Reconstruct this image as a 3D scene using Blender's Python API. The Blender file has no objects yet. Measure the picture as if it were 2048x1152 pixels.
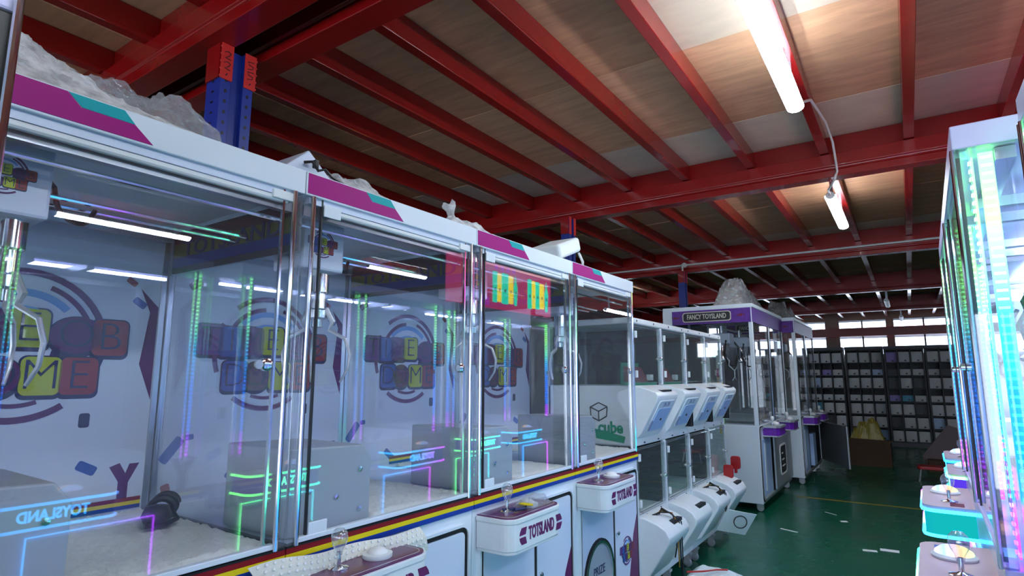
import bpy, math, random
import numpy as np
from mathutils import Matrix, Vector, noise
random.seed(7)
rng = np.random.default_rng(7)
SC = bpy.context.scene
COL = SC.collection
PI = math.pi

# ------------------------------------------------------------------ camera
cam_d = bpy.data.cameras.new('camera'); cam = bpy.data.objects.new('camera', cam_d); COL.objects.link(cam)
cam_d.sensor_width = 36.0; cam_d.lens = 36.0 * 1157.0 / 2048.0; cam_d.clip_start = 0.02; cam_d.clip_end = 200
cam.location = (0, 0, 1.38); cam.rotation_euler = (math.radians(90 + 8.65), 0, math.radians(34.2))
SC.camera = cam
# ------------------------------------------------------------------ daylight outside the windows and the unseen opening left behind the viewer to let light in
W = bpy.data.worlds.new('daylight'); SC.world = W; W.use_nodes = True
bg = W.node_tree.nodes['Background']; bg.inputs[0].default_value = (0.72, 0.83, 1.0, 1); bg.inputs[1].default_value = 3.4
# ------------------------------------------------------------------ exposure
SC.view_settings.view_transform = 'Standard'; SC.view_settings.look = 'None'
SC.view_settings.exposure = 0.88; SC.view_settings.gamma = 1.0; SC.view_settings.use_curve_mapping = False
SC.cycles.transparent_max_bounces = 28; SC.cycles.max_bounces = 7; SC.cycles.diffuse_bounces = 3; SC.cycles.glossy_bounces = 4
SC.cycles.use_light_tree = False; SC.cycles.use_adaptive_sampling = True; SC.cycles.adaptive_threshold = .03; SC.cycles.caustics_reflective = False; SC.cycles.caustics_refractive = False
SC.cycles.sample_clamp_indirect = 6.0
LAMP_STRENGTH = 44.0
LED_STRENGTH = 20.0

# ------------------------------------------------------------------ materials
def lin(h):
    if isinstance(h, (tuple, list)): return tuple(h)[:3]
    h = h.lstrip('#'); c = [int(h[i:i+2], 16)/255 for i in (0, 2, 4)]
    return tuple(v/12.92 if v <= .04045 else ((v+.055)/1.055)**2.4 for v in c)
MATS = {}
def pbr(name, col, rough=.5, metal=0, var=0, scale=6, bump=0, emit=None, estr=0, coat=0, spec=.5, alpha=None, stretch=None):
    if name in MATS: return MATS[name]
    m = bpy.data.materials.new(name); m.use_nodes = True; MATS[name] = m
    nt = m.node_tree; b = nt.nodes['Principled BSDF']; c = lin(col)
    b.inputs['Base Color'].default_value = (*c, 1); b.inputs['Roughness'].default_value = rough
    b.inputs['Metallic'].default_value = metal; b.inputs['Specular IOR Level'].default_value = spec
    if coat: b.inputs['Coat Weight'].default_value = coat; b.inputs['Coat Roughness'].default_value = .05
    if emit: b.inputs['Emission Color'].default_value = (*lin(emit), 1); b.inputs['Emission Strength'].default_value = estr
    if var or bump:
        tc = nt.nodes.new('ShaderNodeTexCoord'); mp = nt.nodes.new('ShaderNodeMapping')
        if stretch: mp.inputs['Scale'].default_value = stretch
        nz = nt.nodes.new('ShaderNodeTexNoise'); nz.inputs['Scale'].default_value = scale; nz.inputs['Detail'].default_value = 5
        nt.links.new(tc.outputs['Object'], mp.inputs[0]); nt.links.new(mp.outputs[0], nz.inputs['Vector'])
        if var:
            rp = nt.nodes.new('ShaderNodeMapRange'); rp.inputs[3].default_value = 1-var; rp.inputs[4].default_value = 1+var
            rp.inputs[1].default_value = .3; rp.inputs[2].default_value = .7
            mx = nt.nodes.new('ShaderNodeVectorMath'); mx.operation = 'SCALE'; mx.inputs[0].default_value = c
            nt.links.new(nz.outputs[0], rp.inputs[0]); nt.links.new(rp.outputs[0], mx.inputs['Scale']); nt.links.new(mx.outputs[0], b.inputs['Base Color'])
        if bump:
            bp = nt.nodes.new('ShaderNodeBump'); bp.inputs['Strength'].default_value = bump; bp.inputs['Distance'].default_value = .01
            nt.links.new(nz.outputs[0], bp.inputs['Height']); nt.links.new(bp.outputs[0], b.inputs['Normal'])
    return m
def glass(name, tint=(1, 1, 1), diffuse_mix=.02, ior=1.5, boost=1.0):
    m = bpy.data.materials.new(name); m.use_nodes = True; MATS[name] = m
    nt = m.node_tree; nt.nodes.clear(); N = nt.nodes.new; L = nt.links.new
    out = N('ShaderNodeOutputMaterial'); tr = N('ShaderNodeBsdfTransparent'); tr.inputs[0].default_value = (*tint, 1)
    gl = N('ShaderNodeBsdfGlossy'); gl.inputs['Roughness'].default_value = .005; gl.inputs[0].default_value = (1, 1, 1, 1)
    geo = N('ShaderNodeNewGeometry'); mt = N('ShaderNodeMath'); mt.operation = 'MULTIPLY_ADD'
    mt.inputs[1].default_value = 1/ior-ior; mt.inputs[2].default_value = ior
    L(geo.outputs['Backfacing'], mt.inputs[0]); fr = N('ShaderNodeFresnel'); L(mt.outputs[0], fr.inputs[0])
    bo = N('ShaderNodeMath'); bo.operation = 'MULTIPLY'; bo.use_clamp = True; bo.inputs[1].default_value = boost; L(fr.outputs[0], bo.inputs[0])
    mx = N('ShaderNodeMixShader'); L(bo.outputs[0], mx.inputs[0]); L(tr.outputs[0], mx.inputs[1]); L(gl.outputs[0], mx.inputs[2])
    df = N('ShaderNodeBsdfDiffuse'); df.inputs[0].default_value = (.8, .85, .9, 1); m2 = N('ShaderNodeMixShader'); m2.inputs[0].default_value = diffuse_mix  # even share of pale diffuse mixed over the clear surface
    L(mx.outputs[0], m2.inputs[1]); L(df.outputs[0], m2.inputs[2]); L(m2.outputs[0], out.inputs[0]); return m
def film(name, col=(.9, .93, .95), op=.35, gloss=.35):
    m = bpy.data.materials.new(name); m.use_nodes = True; MATS[name] = m
    nt = m.node_tree; nt.nodes.clear(); N = nt.nodes.new; L = nt.links.new
    out = N('ShaderNodeOutputMaterial'); tr = N('ShaderNodeBsdfTransparent'); tr.inputs[0].default_value = (.97, .98, 1, 1)
    gl = N('ShaderNodeBsdfGlossy'); gl.inputs['Roughness'].default_value = .08; bp = N('ShaderNodeBump'); bp.inputs['Strength'].default_value = .9; bp.inputs['Distance'].default_value = .02; n3 = N('ShaderNodeTexNoise'); n3.inputs['Scale'].default_value = 45; n3.inputs['Detail'].default_value = 3; L(n3.outputs[0], bp.inputs['Height']); L(bp.outputs[0], gl.inputs['Normal'])
    df = N('ShaderNodeBsdfDiffuse'); df.inputs[0].default_value = (*col, 1)
    tl = N('ShaderNodeBsdfTranslucent'); tl.inputs[0].default_value = (*col, 1); dm = N('ShaderNodeMixShader'); dm.inputs[0].default_value = .35
    L(df.outputs[0], dm.inputs[1]); L(tl.outputs[0], dm.inputs[2])
    nz = N('ShaderNodeTexNoise'); nz.inputs['Scale'].default_value = 22; nz.inputs['Detail'].default_value = 6; tc = N('ShaderNodeTexCoord'); L(tc.outputs['Object'], nz.inputs['Vector'])
    rp = N('ShaderNodeMapRange'); rp.inputs[1].default_value = .35; rp.inputs[2].default_value = .7; rp.inputs[3].default_value = op*.4; rp.inputs[4].default_value = min(1, op*1.8); L(nz.outputs[0], rp.inputs[0])
    a = N('ShaderNodeMixShader'); L(rp.outputs[0], a.inputs[0]); L(tr.outputs[0], a.inputs[1]); L(dm.outputs[0], a.inputs[2])
    b = N('ShaderNodeMixShader'); b.inputs[0].default_value = gloss; L(a.outputs[0], b.inputs[1]); L(gl.outputs[0], b.inputs[2]); L(b.outputs[0], out.inputs[0]); return m
def rainbow(name, axis, stops, lo, hi, strength, body=None):
    """light-emitting strip whose diodes change colour along one axis of the machine"""
    m = bpy.data.materials.new(name); m.use_nodes = True; MATS[name] = m
    nt = m.node_tree; nt.nodes.clear(); N = nt.nodes.new; L = nt.links.new
    out = N('ShaderNodeOutputMaterial'); em = N('ShaderNodeEmission'); em.inputs[1].default_value = strength
    tc = N('ShaderNodeTexCoord'); sp = N('ShaderNodeSeparateXYZ'); L(tc.outputs['Object'], sp.inputs[0])
    rp = N('ShaderNodeMapRange'); rp.inputs[1].default_value = lo; rp.inputs[2].default_value = hi; L(sp.outputs[axis], rp.inputs[0])
    cr = N('ShaderNodeValToRGB'); L(rp.outputs[0], cr.inputs[0]); el = cr.color_ramp.elements
    while len(el) > 1: el.remove(el[-1])
    el[0].position = stops[0][0]; el[0].color = (*lin(stops[0][1]), 1)
    for p, c in stops[1:]: e = el.new(p); e.color = (*lin(c), 1)
    L(cr.outputs[0], em.inputs[0]); L(em.outputs[0], out.inputs[0]); return m

pbr('white_paint', '#dfe9f2', .32, coat=.25); pbr('white_panel', '#d4dff2', .4); pbr('white_plastic', '#e2e8ea', .38, var=.03, scale=14)
pbr('grey_plastic', '#a9b0b8', .45); pbr('magenta', '#a3127a', .5, spec=.2); pbr('teal', '#10a3a8', .5, spec=.2)
pbr('stripe_red', '#86101c', .5, spec=.25); pbr('stripe_yellow', '#e6cf12', .5, spec=.25); pbr('stripe_blue', '#143a98', .5, spec=.25); pbr('black', '#0a0b10', .4); pbr('rubber', '#0c0d12', .6)
pbr('purple_top', '#5c1b57', .3, coat=.3); pbr('purple_ink', '#651a58', .4); pbr('chrome', '#e8ecf0', .12, 1); pbr('alu', '#c9d2dc', .28, 1)
pbr('red_steel', '#8a0c0d', .27, var=.08, scale=5, coat=.4); pbr('red_bracket', '#c4221c', .4); pbr('blue_steel', '#132c86', .4, var=.12, scale=9)
pbr('wall_grey', '#9a9690', .8, var=.06, scale=3); pbr('ink_black', '#0a0a14', .5)
pbr('foam', '#f3f4ee', .8, bump=.6, scale=60, var=.05); pbr('dark_grey', '#23252b', .5); pbr('mid_grey', '#4a4c52', .5)
pbr('ink_purple', '#5a1560', .45); pbr('ink_violet', '#6a2f86', .45); pbr('ink_yellow', '#b9c41c', .45); pbr('ink_red', '#8f2a2c', .45); pbr('ink_blue', '#2a5cae', .45); pbr('ink_navy', '#1c2350', .45); pbr('ink_lightblue', '#6b9fe0', .45)
pbr('sign_purple', '#57208a', .4, var=.25, scale=30); pbr('sign_cream', '#c9c4b4', .45); pbr('glitter_purple', '#6a1fa5', .35, var=.5, scale=90)
pbr('cable_black', '#0d0d10', .45); pbr('cable_white', '#d6d6d4', .5); pbr('cardboard', '#4d3828', .85, var=.1, scale=5); pbr('card_grey', '#75666a', .85)
pbr('yellow_bag', '#8a7a2a', .35, var=.3, scale=12, bump=.5); pbr('paper', '#e9eaea', .7); pbr('red_plastic', '#a51218', .35); pbr('green_plastic', '#14936f', .35); pbr('maroon', '#6e1024', .5)
pbr('header_red_shaded', '#3a0c1c', .4); pbr('header_yellow_shaded', '#4c500f', .4); pbr('header_blue_shaded', '#0d2464', .4)  # red, yellow and blue print darkened: shade inside the case put into the colour
pbr('panel_blue', '#a9c4ee', .3); pbr('text_grey', '#7d8aa8', .5); pbr('steel_trim', '#b9bcc2', .35, .6); pbr('brass', '#b98a3a', .3, 1)
pbr('tube', '#ffffff', .4, emit=(.78, .90, 1.0), estr=LAMP_STRENGTH); pbr('tube_small', '#ffffff', .4, emit=(.60, .68, 1.0), estr=34)
pbr('poster_magenta', '#c0205f', .4, emit='#b81c62', estr=1.7); pbr('poster_teal', '#12b39a', .4, emit='#08c8a0', estr=3); pbr('poster_yellow', '#d9c436', .4, emit='#e8d020', estr=3); pbr('poster_purple', '#9a1fb0', .4, emit='#a81ad0', estr=2.2)
pbr('lilac_paint', '#cdcdf4', .32, coat=.25); pbr('console_print', '#cdb6bd', .4); pbr('console_blue', '#0b63a8', .35, emit='#0a6fd0', estr=.55)
for k in ('poster_teal', 'poster_yellow', 'poster_purple', 'console_blue'): MATS[k].cycles.emission_sampling = 'NONE'
pbr('locker_panel', '#c3c4c6', .45, var=.06, scale=4)
glass('glass', (.985, .992, 1.0), .012, 1.5); glass('glass_green', (.90, .955, .945), .03, 1.5); glass('acrylic', (.93, .96, 1.0), .06, 1.6, 1.6); glass('knob_clear', (.92, .95, .98), .10, 1.6, 2.5); glass('window_glass', (.97, .98, 1), .01)
film('wrap', (.98, .985, .99), .95, .16); film('wrap_clear', (.95, .96, .98), .12, .13); film('wrap_dark', (.55, .55, .56), .5, .4)
ST_V = [(0, '#c030ff'), (.13, '#a040ff'), (.15, '#1070ff'), (.42, '#1478ff'), (.60, '#28b8ff'), (.70, '#70ffd0'), (.85, '#90ff80'), (1, '#7dff8a')]
rainbow('led_rgb', 2, ST_V, .95, 1.9, LED_STRENGTH*.36)
ST_H = [(0, '#ff3a8a'), (.12, '#b040ff'), (.28, '#2aa8ff'), (.55, '#1b98ff'), (.8, '#2affc0'), (1, '#70ff70')]
rainbow('led_rim', 1, ST_H, 0, 1.74, LED_STRENGTH*.32); rainbow('led_text', 1, ST_H, 0, 1.74, LED_STRENGTH*.4)
rainbow('led_glow', 2, ST_V, .95, 1.9, LED_STRENGTH*.11)
for k in ('led_rgb', 'led_text'): MATS[k].cycles.emission_sampling = 'NONE'

# ------------------------------------------------------------------ mesh builder
class MB:
    def __init__(s): s.v = []; s.f = []
    def add(s, v, f):
        n = len(s.v); s.v += [tuple(p) for p in v]; s.f += [tuple(i+n for i in q) for q in f]; return s
    def box(s, x0, x1, y0, y1, z0, z1):
        v = [(x, y, z) for z in (z0, z1) for y in (y0, y1) for x in (x0, x1)]
        return s.add(v, [(0, 2, 3, 1), (4, 5, 7, 6), (0, 1, 5, 4), (2, 6, 7, 3), (0, 4, 6, 2), (1, 3, 7, 5)])
    def prism(s, poly, axis, a, b):
        """poly: 2-D outline, extruded along axis from a to b. x: (y,z), y: (x,z), z: (x,y)"""
        def P(p, t): return (t, p[0], p[1]) if axis == 'x' else (p[0], t, p[1]) if axis == 'y' else (p[0], p[1], t)
        n = len(poly); v = [P(p, a) for p in poly]+[P(p, b) for p in poly]
        ar = sum(poly[i][0]*poly[(i+1) % n][1]-poly[(i+1) % n][0]*poly[i][1] for i in range(n))
        flip = (ar > 0) != (b > a)
        if axis == 'y': flip = not flip
        f = [tuple(range(n-1, -1, -1)), tuple(range(n, 2*n))]+[(i, (i+1) % n, n+(i+1) % n, n+i) for i in range(n)]
        if flip: f = [q[::-1] for q in f]
        return s.add(v, f)
    def ring(s, outer, inner, axis, a, b):
        def P(p, t): return (t, p[0], p[1]) if axis == 'x' else (p[0], t, p[1]) if axis == 'y' else (p[0], p[1], t)
        n = len(outer); v = [P(p, a) for p in outer]+[P(p, a) for p in inner]+[P(p, b) for p in outer]+[P(p, b) for p in inner]; f = []
        for i in range(n):
            j = (i+1) % n
            f += [(i, n+i, n+j, j), (2*n+i, 2*n+j, 3*n+j, 3*n+i), (i, j, 2*n+j, 2*n+i), (n+i, 3*n+i, 3*n+j, n+j)]
        return s.add(v, f)
    def tube(s, pts, r, n=8, cap=True):
        pts = [Vector(p) for p in pts]; rs = r if isinstance(r, (list, tuple)) else [r]*len(pts); v = []; f = []; up = None
        for i, p in enumerate(pts):
            t = (pts[min(i+1, len(pts)-1)]-pts[max(i-1, 0)]).normalized()
            if up is None: up = Vector((0, 0, 1)) if abs(t.z) < .9 else Vector((1, 0, 0))
            a = (up-t*up.dot(t)); a = a.normalized() if a.length > 1e-6 else t.orthogonal().normalized(); b = t.cross(a); up = a
            for k in range(n):
                an = 2*PI*k/n; v.append(p+(a*math.cos(an)+b*math.sin(an))*rs[i])
        for i in range(len(pts)-1):
            for k in range(n):
                k2 = (k+1) % n; f.append((i*n+k, i*n+k2, (i+1)*n+k2, (i+1)*n+k))
        if cap: f.append(tuple(range(n-1, -1, -1))); f.append(tuple((len(pts)-1)*n+k for k in range(n)))
        return s.add(v, f)
    def lathe(s, prof, c, n=20, M=None):
        """prof: (radius, height) about +z at c; M optionally turns it"""
        v = []; f = []
        for r, h in prof:
            for k in range(n):
                a = 2*PI*k/n; p = Vector((r*math.cos(a), r*math.sin(a), h))
                if M: p = M @ p
                v.append((p.x+c[0], p.y+c[1], p.z+c[2]))
        for i in range(len(prof)-1):
            for k in range(n):
                k2 = (k+1) % n; f.append((i*n+k, i*n+k2, (i+1)*n+k2, (i+1)*n+k))
        if prof[0][0] > 1e-6: f.append(tuple(range(n-1, -1, -1)))
        if prof[-1][0] > 1e-6: f.append(tuple((len(prof)-1)*n+k for k in range(n)))
        return s.add(v, f)
    def grid(s, fn, nu, nv, thick=0):
        v = [fn(i/nu, j/nv) for j in range(nv+1) for i in range(nu+1)]
        f = [(j*(nu+1)+i, j*(nu+1)+i+1, (j+1)*(nu+1)+i+1, (j+1)*(nu+1)+i) for j in range(nv) for i in range(nu)]
        return s.add(v, f)
    def xf(s, M): s.v = [tuple(M @ Vector(p)) for p in s.v]; return s
    def build(s, name, mat, parent=None, smooth=False, bevel=0, seg=2, kind=None, label=None):
        me = bpy.data.meshes.new(name); me.from_pydata(s.v, [], s.f); me.update()
        me.materials.append(MATS[mat])
        if smooth: me.polygons.foreach_set('use_smooth', [True]*len(me.polygons))
        o = bpy.data.objects.new(name, me); COL.objects.link(o); o.parent = parent
        if bevel:
            b = o.modifiers.new('bevel', 'BEVEL'); b.width = bevel; b.segments = seg; b.limit_method = 'ANGLE'; b.angle_limit = .6
            if smooth is None: pass
        if kind: o['kind'] = kind
        if label: o['label'] = label
        return o
def sm(o, ang=.6):
    me = o.data; me.polygons.foreach_set('use_smooth', [True]*len(me.polygons))
    try: me.set_sharp_from_angle(angle=ang)
    except Exception: pass
    return o
def empty(name, loc=(0, 0, 0), rz=0):
    o = bpy.data.objects.new(name, None); o.empty_display_size = .1; COL.objects.link(o); o.location = loc; o.rotation_euler = (0, 0, rz); return o
def tag(o, label=None, cat=None, group=None, kind=None):
    if label: o['label'] = label
    if cat: o['category'] = cat
    if group: o['group'] = group
    if kind: o['kind'] = kind
    return o
def thing(name, label, cat, loc=(0, 0, 0), rz=0, group=None): return tag(empty(name, loc, rz), label, cat, group)
def copy_tree(o, parent=None):
    c = o.copy(); COL.objects.link(c); c.parent = parent
    for ch in [k for k in bpy.data.objects if k.parent == o]: copy_tree(ch, c)
    return c
def rrect(x0, x1, y0, y1, r, n=5):
    p = []
    for cx, cy, a0 in ((x1-r, y1-r, 0), (x0+r, y1-r, 90), (x0+r, y0+r, 180), (x1-r, y0+r, 270)):
        for k in range(n+1):
            a = math.radians(a0+90*k/n); p.append((cx+r*math.cos(a), cy+r*math.sin(a)))
    return p
def ell(cx, cy, rx, ry, n=32): return [(cx+rx*math.cos(2*PI*k/n), cy+ry*math.sin(2*PI*k/n)) for k in range(n)]
def arc(cx, cy, r0, r1, a0, a1, n=14):
    A = [math.radians(a0+(a1-a0)*k/n) for k in range(n+1)]
    return [(cx+r1*math.cos(a), cy+r1*math.sin(a)) for a in A]+[(cx+r0*math.cos(a), cy+r0*math.sin(a)) for a in reversed(A)]
TEXTS = {}
def text_geo(txt, size, ext=.002, off=0, shear=0):
    k = (txt, size, ext, off, shear)
    if k in TEXTS: return TEXTS[k]
    cu = bpy.data.curves.new('lettering', 'FONT'); cu.body = txt; cu.size = size; cu.extrude = ext; cu.offset = off; cu.shear = shear
    cu.align_x = 'CENTER'; cu.align_y = 'CENTER'; cu.resolution_u = 3
    ob = bpy.data.objects.new('lettering', cu); COL.objects.link(ob); dg = bpy.context.evaluated_depsgraph_get()
    me = bpy.data.meshes.new_from_object(ob.evaluated_get(dg)); v = [tuple(p.co) for p in me.vertices]; f = [tuple(p.vertices) for p in me.polygons]
    bpy.data.objects.remove(ob); bpy.data.curves.remove(cu); bpy.data.meshes.remove(me); TEXTS[k] = (v, f); return v, f
# frames: text plane -> facing +x (reads along +y), facing -y (reads along +x), facing +y (reads along -x)
FX = Matrix(((0, 0, 1), (1, 0, 0), (0, 1, 0))).to_4x4(); FNY = Matrix(((1, 0, 0), (0, 0, -1), (0, 1, 0))).to_4x4(); FPY = Matrix(((-1, 0, 0), (0, 0, 1), (0, 1, 0))).to_4x4()
def text(mb, txt, size, c, F=FX, sx=1, ext=.0015, off=0, shear=0):
    v, f = text_geo(txt, size, ext, off, shear); M = Matrix.Translation(c) @ F @ Matrix.Diagonal((sx, 1, 1, 1)); return mb.add([tuple(M @ Vector(p)) for p in v], f)

# ------------------------------------------------------------------ the logo printed on back panels and carriages
def logo(parent, cx, cz, R, x, name_prefix=''):
    """ring of arcs with chunky letters, printed on a face at x looking toward +x; cx = centre along y"""
    t = .0012*max(1, R/.1)
    a = MB()
    for r0, r1, a0, a1 in ((1.0, 1.09, 20, 128), (.86, .93, 8, 70), (.8, .88, 95, 150), (.98, 1.06, 150, 200), (.98, 1.07, 232, 305), (.8, .86, 250, 290)):
        a.prism(arc(cx, cz, R*r0, R*r1, a0, a1), 'x', x, x+t)
    a.build("logo_ring", 'ink_purple', parent)
    b = MB()
    for r0, r1, a0, a1 in ((.7, .8, 45, 135), (.5, .56, 70, 130)): b.prism(arc(cx, cz, R*r0, R*r1, a0, a1), 'x', x, x+t)
    b.build('logo_arc', 'ink_lightblue', parent)
    rows = [('T', -1.12, .22, 'ink_violet'), ('I', -.72, .20, 'ink_blue'), ('M', -.32, .22, 'ink_purple'), ('E', .10, .25, 'ink_yellow'), ('O', .68, .18, 'ink_purple'), ('B', 1.12, .16, 'ink_red'),
            ('D', -.62, -.42, 'ink_blue'), ('O', -.2, -.42, 'ink_purple'), ('M', .30, -.42, 'ink_yellow'), ('E', .76, -.42, 'ink_red')]
    sh = MB()
    for ch, u, w, mt in rows:
        hw = .24 if ch != 'O' or w < 0 else .30
        sh.prism(ell(cx+R*u, cz+R*(w-.03), R*(hw+.07), R*.31, 24) if ch == 'O' else rrect(cx+R*(u-hw-.025), cx+R*(u+hw+.025), cz+R*(w-.33), cz+R*(w+.29), .1*R), 'x', x, x+t*.8)
    for u, w in ((-.5, -.14), (.5, -.14), (1.0, -.2)): sh.prism([(cx+R*(u-.1), cz+R*(w+.1)), (cx+R*(u+.08), cz+R*(w+.1)), (cx+R*(u-.02), cz+R*(w-.22)), (cx+R*(u-.16), cz+R*(w-.16))], 'x', x, x+t*.8)
    sh.build('logo_shadow', 'ink_navy', parent)
    for ch, u, w, mt in rows:
        hw = .24 if ch != 'O' or w < 0 else .30; rr = .09 if ch != 'O' else .2
        l = MB(); l.prism(ell(cx+R*u, cz+R*w, R*(hw+.04), R*.27, 24) if ch == 'O' else rrect(cx+R*(u-hw), cx+R*(u+hw), cz+R*(w-.27), cz+R*(w+.27), rr*R), 'x', x, x+t*1.2); o = l.build('logo_letter', mt, parent)
        k = MB(); text(k, ch, .62*R, (x+t*1.2, cx+R*u, cz+R*w), FX, 1.0, t*.4, -.012*R); k.build('letter_line', 'ink_navy', o)

# ================================================================== THE SETTING
# floor
def floor_mat():
    m = bpy.data.materials.new('green_epoxy'); m.use_nodes = True; MATS['green_epoxy'] = m; nt = m.node_tree; N = nt.nodes.new; L = nt.links.new; b = nt.nodes['Principled BSDF']
    tc = N('ShaderNodeTexCoord'); n1 = N('ShaderNodeTexNoise'); n1.inputs['Scale'].default_value = 1.1; n1.inputs['Detail'].default_value = 8; n1.inputs['Roughness'].default_value = .62; L(tc.outputs['Object'], n1.inputs['Vector'])
    r1 = N('ShaderNodeValToRGB'); L(n1.outputs[0], r1.inputs[0]); e = r1.color_ramp.elements; e[0].position = .42; e[0].color = (*lin('#0b5a40'), 1); e[1].position = .62; e[1].color = (*lin('#15573f'), 1); k = e.new(.75); k.color = (*lin('#4b564c'), 1)
    mp = N('ShaderNodeMapping'); mp.inputs['Scale'].default_value = (1.2, 9, 1); mp.inputs['Rotation'].default_value = (0, 0, .5); n2 = N('ShaderNodeTexNoise'); n2.inputs['Scale'].default_value = 2.2; n2.inputs['Detail'].default_value = 6; L(tc.outputs['Object'], mp.inputs[0]); L(mp.outputs[0], n2.inputs['Vector'])
    r2 = N('ShaderNodeValToRGB'); L(n2.outputs[0], r2.inputs[0]); e = r2.color_ramp.elements; e[0].position = .68; e[0].color = (0, 0, 0, 1); e[1].position = .76; e[1].color = (1, 1, 1, 1)
    mx = N('ShaderNodeMixRGB'); mx.inputs[2].default_value = (*lin('#6a7568'), 1); ms = N('ShaderNodeMath'); ms.operation = 'MULTIPLY'; ms.inputs[1].default_value = .45; L(r2.outputs[0], ms.inputs[0]); L(ms.outputs[0], mx.inputs[0]); L(r1.outputs[0], mx.inputs[1]); L(mx.outputs[0], b.inputs['Base Color'])
    rr = N('ShaderNodeMapRange'); rr.inputs[3].default_value = .12; rr.inputs[4].default_value = .42; L(n1.outputs[0], rr.inputs[0]); L(rr.outputs[0], b.inputs['Roughness'])
floor_mat()
X0, X1, Y0R, Y1R = -9.0, 8.0, -5.0, 19.5
fl = MB().box(X0-.2, X1+.2, Y0R-1, Y1R+.2, -.15, 0).build('floor', 'green_epoxy'); tag(fl, kind='structure')
MB().box(-1.2, 8, 7.62, 7.67, 0, .0015).build('floor_line', pbr('line_yellow', '#8f7a22', .6, var=.25, scale=8).name, fl)

# ceiling: plywood deck on steel joists and main beams
BY = [1.46, 4.83, 8.3, 12.05, 15.75, 19.2]      # main beams (front face)
ZB, ZT = 2.87, 3.20
ceil = tag(empty('ceiling'), kind='structure')
ply = [pbr('plywood_a', '#cc9b77', .6, var=.16, scale=3, stretch=(1, 6, 1)), pbr('plywood_b', '#d2a884', .6, var=.12, scale=3, stretch=(1, 6, 1)), pbr('plywood_c', '#c08d6a', .6, var=.18, scale=3, stretch=(1, 6, 1)), pbr('plywood_pale', '#cbb7a2', .65, var=.08, scale=2, stretch=(2, 5, 1))]
for m in ply:
    for n in m.node_tree.nodes:
        if n.type == 'TEX_NOISE': n.inputs['Detail'].default_value = 8; n.inputs['Distortion'].default_value = .6
edges_y = [-5, -2.4, -.4, 1.6, 3.05, 4.2, 4.95, 6.6, 7.95, 8.42, 9.7, 11.6, 12.17, 14.2, 15.4, 15.9, 17.8, 19.5]
pale = {5, 9, 12, 15}
ex = [-9, -8.25, -5.81, -3.37, -.93, 1.51, 3.95, 6.39, 8.0]
for j in range(len(edges_y)-1):
    for i in range(len(ex)-1):
        mt = random.choice(['plywood_a', 'plywood_b', 'plywood_c', 'plywood_a'])
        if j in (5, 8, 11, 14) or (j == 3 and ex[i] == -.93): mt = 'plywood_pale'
        MB().box(ex[i]+.002, ex[i+1]-.002, edges_y[j]+.002, edges_y[j+1]-.002, ZT+random.uniform(0, .003), ZT+.02).build('plywood_panel', mt, ceil)
def beam_profile(y0, face=1):
    # ribbed cold-formed beam, outline in (y,z), near face toward -y
    p = [(y0, ZB), (y0, ZB+.05), (y0+.012, ZB+.06), (y0+.012, ZB+.075), (y0, ZB+.085), (y0, ZB+.18), (y0+.05, ZB+.18), (y0+.05, ZT), (y0+.12, ZT), (y0+.12, ZB+.085), (y0+.108, ZB+.075), (y0+.108, ZB+.06), (y0+.12, ZB+.05), (y0+.12, ZB)]
    return p
CX = [-8.7, -5.6, -2.56, 2.45, 5.5]
for k, y in enumerate(BY):
    if k == 5: continue
    b = MB().prism(beam_profile(y), 'x', X0, X1).build('main_beam', 'red_steel', ceil, bevel=.003)
    if k == 0: MB().prism(beam_profile(y-.26), 'x', X0, X1).build('main_beam', 'red_steel', ceil, bevel=.003)
JX = [-.396+.533*i for i in range(-16, 15)]
jm = {}
for k in range(-1, 5):
    ya = (BY[k]+.12 if k >= 0 else -4.9); yb = (BY[k+1]+.05 if k < 4 else 19.4)
    if k == -1: yb = BY[0]-.21
    for x in JX:
        L = yb-ya
        if k not in jm:
            w = .062
            m = MB().prism([(-w/2, 0), (w/2, 0), (w/2, .02), (w/2-.008, .022), (w/2-.008, .143), (-w/2, .143)], 'y', 0, L); o = m.build('joist', 'red_steel', ceil, bevel=.003); jm[k] = o.data
        else:
            o = bpy.data.objects.new('joist', jm[k]); COL.objects.link(o); o.parent = ceil; bb = o.modifiers.new('bevel', 'BEVEL'); bb.width = .003; bb.segments = 2
        o.location = (x, ya, ZT-.145)
# back wall: red lintel over a band of windows between piers
wb = MB().box(X0, X1, 19.5, 19.7, 0, 1.95).build('wall_back', 'wall_grey'); tag(wb, kind='structure')
MB().box(X0, X1, 19.5, 19.7, 2.98, 3.4).build('wall_head', 'wall_grey', wb)
MB().box(X0, X1, 19.2, 19.42, 2.50, 2.74).build('lintel', 'red_steel', wb, bevel=.004)
wx = []
piers = [(-9.0, -5.75), (-3.2, -3.0), (-1.95, -1.62), (-.42, -.27), (1.15, 1.5), (2.95, 8.0)]
for a, b in piers: MB().box(a, b, 19.5, 19.7, 1.95, 2.98).build('pier', 'wall_grey', wb)
wn = 1
for (a0, a), (b, b1) in zip(piers[:-1], piers[1:]):
    w = tag(empty('window_%d' % wn, (0, 0, 0)), kind='structure'); wn += 1
    n = max(1, round((b-a)/.72)); st = (b-a)/n
    fr = MB().box(a, b, 19.52, 19.58, 1.95, 2.0).box(a, b, 19.52, 19.58, 2.93, 2.98).box(a, b, 19.52, 19.58, 2.45, 2.52).build('window_frame', 'alu', w)
    for i in range(n+1): MB().box(a+i*st-.02, a+i*st+.02, 19.52, 19.58, 1.95, 2.98).build('mullion', 'mid_grey', w)
    for i in range(n): MB().box(a+i*st+.02, a+(i+1)*st-.02, 19.545, 19.551, 2.0, 2.93).build('pane', 'window_glass', w)
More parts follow.
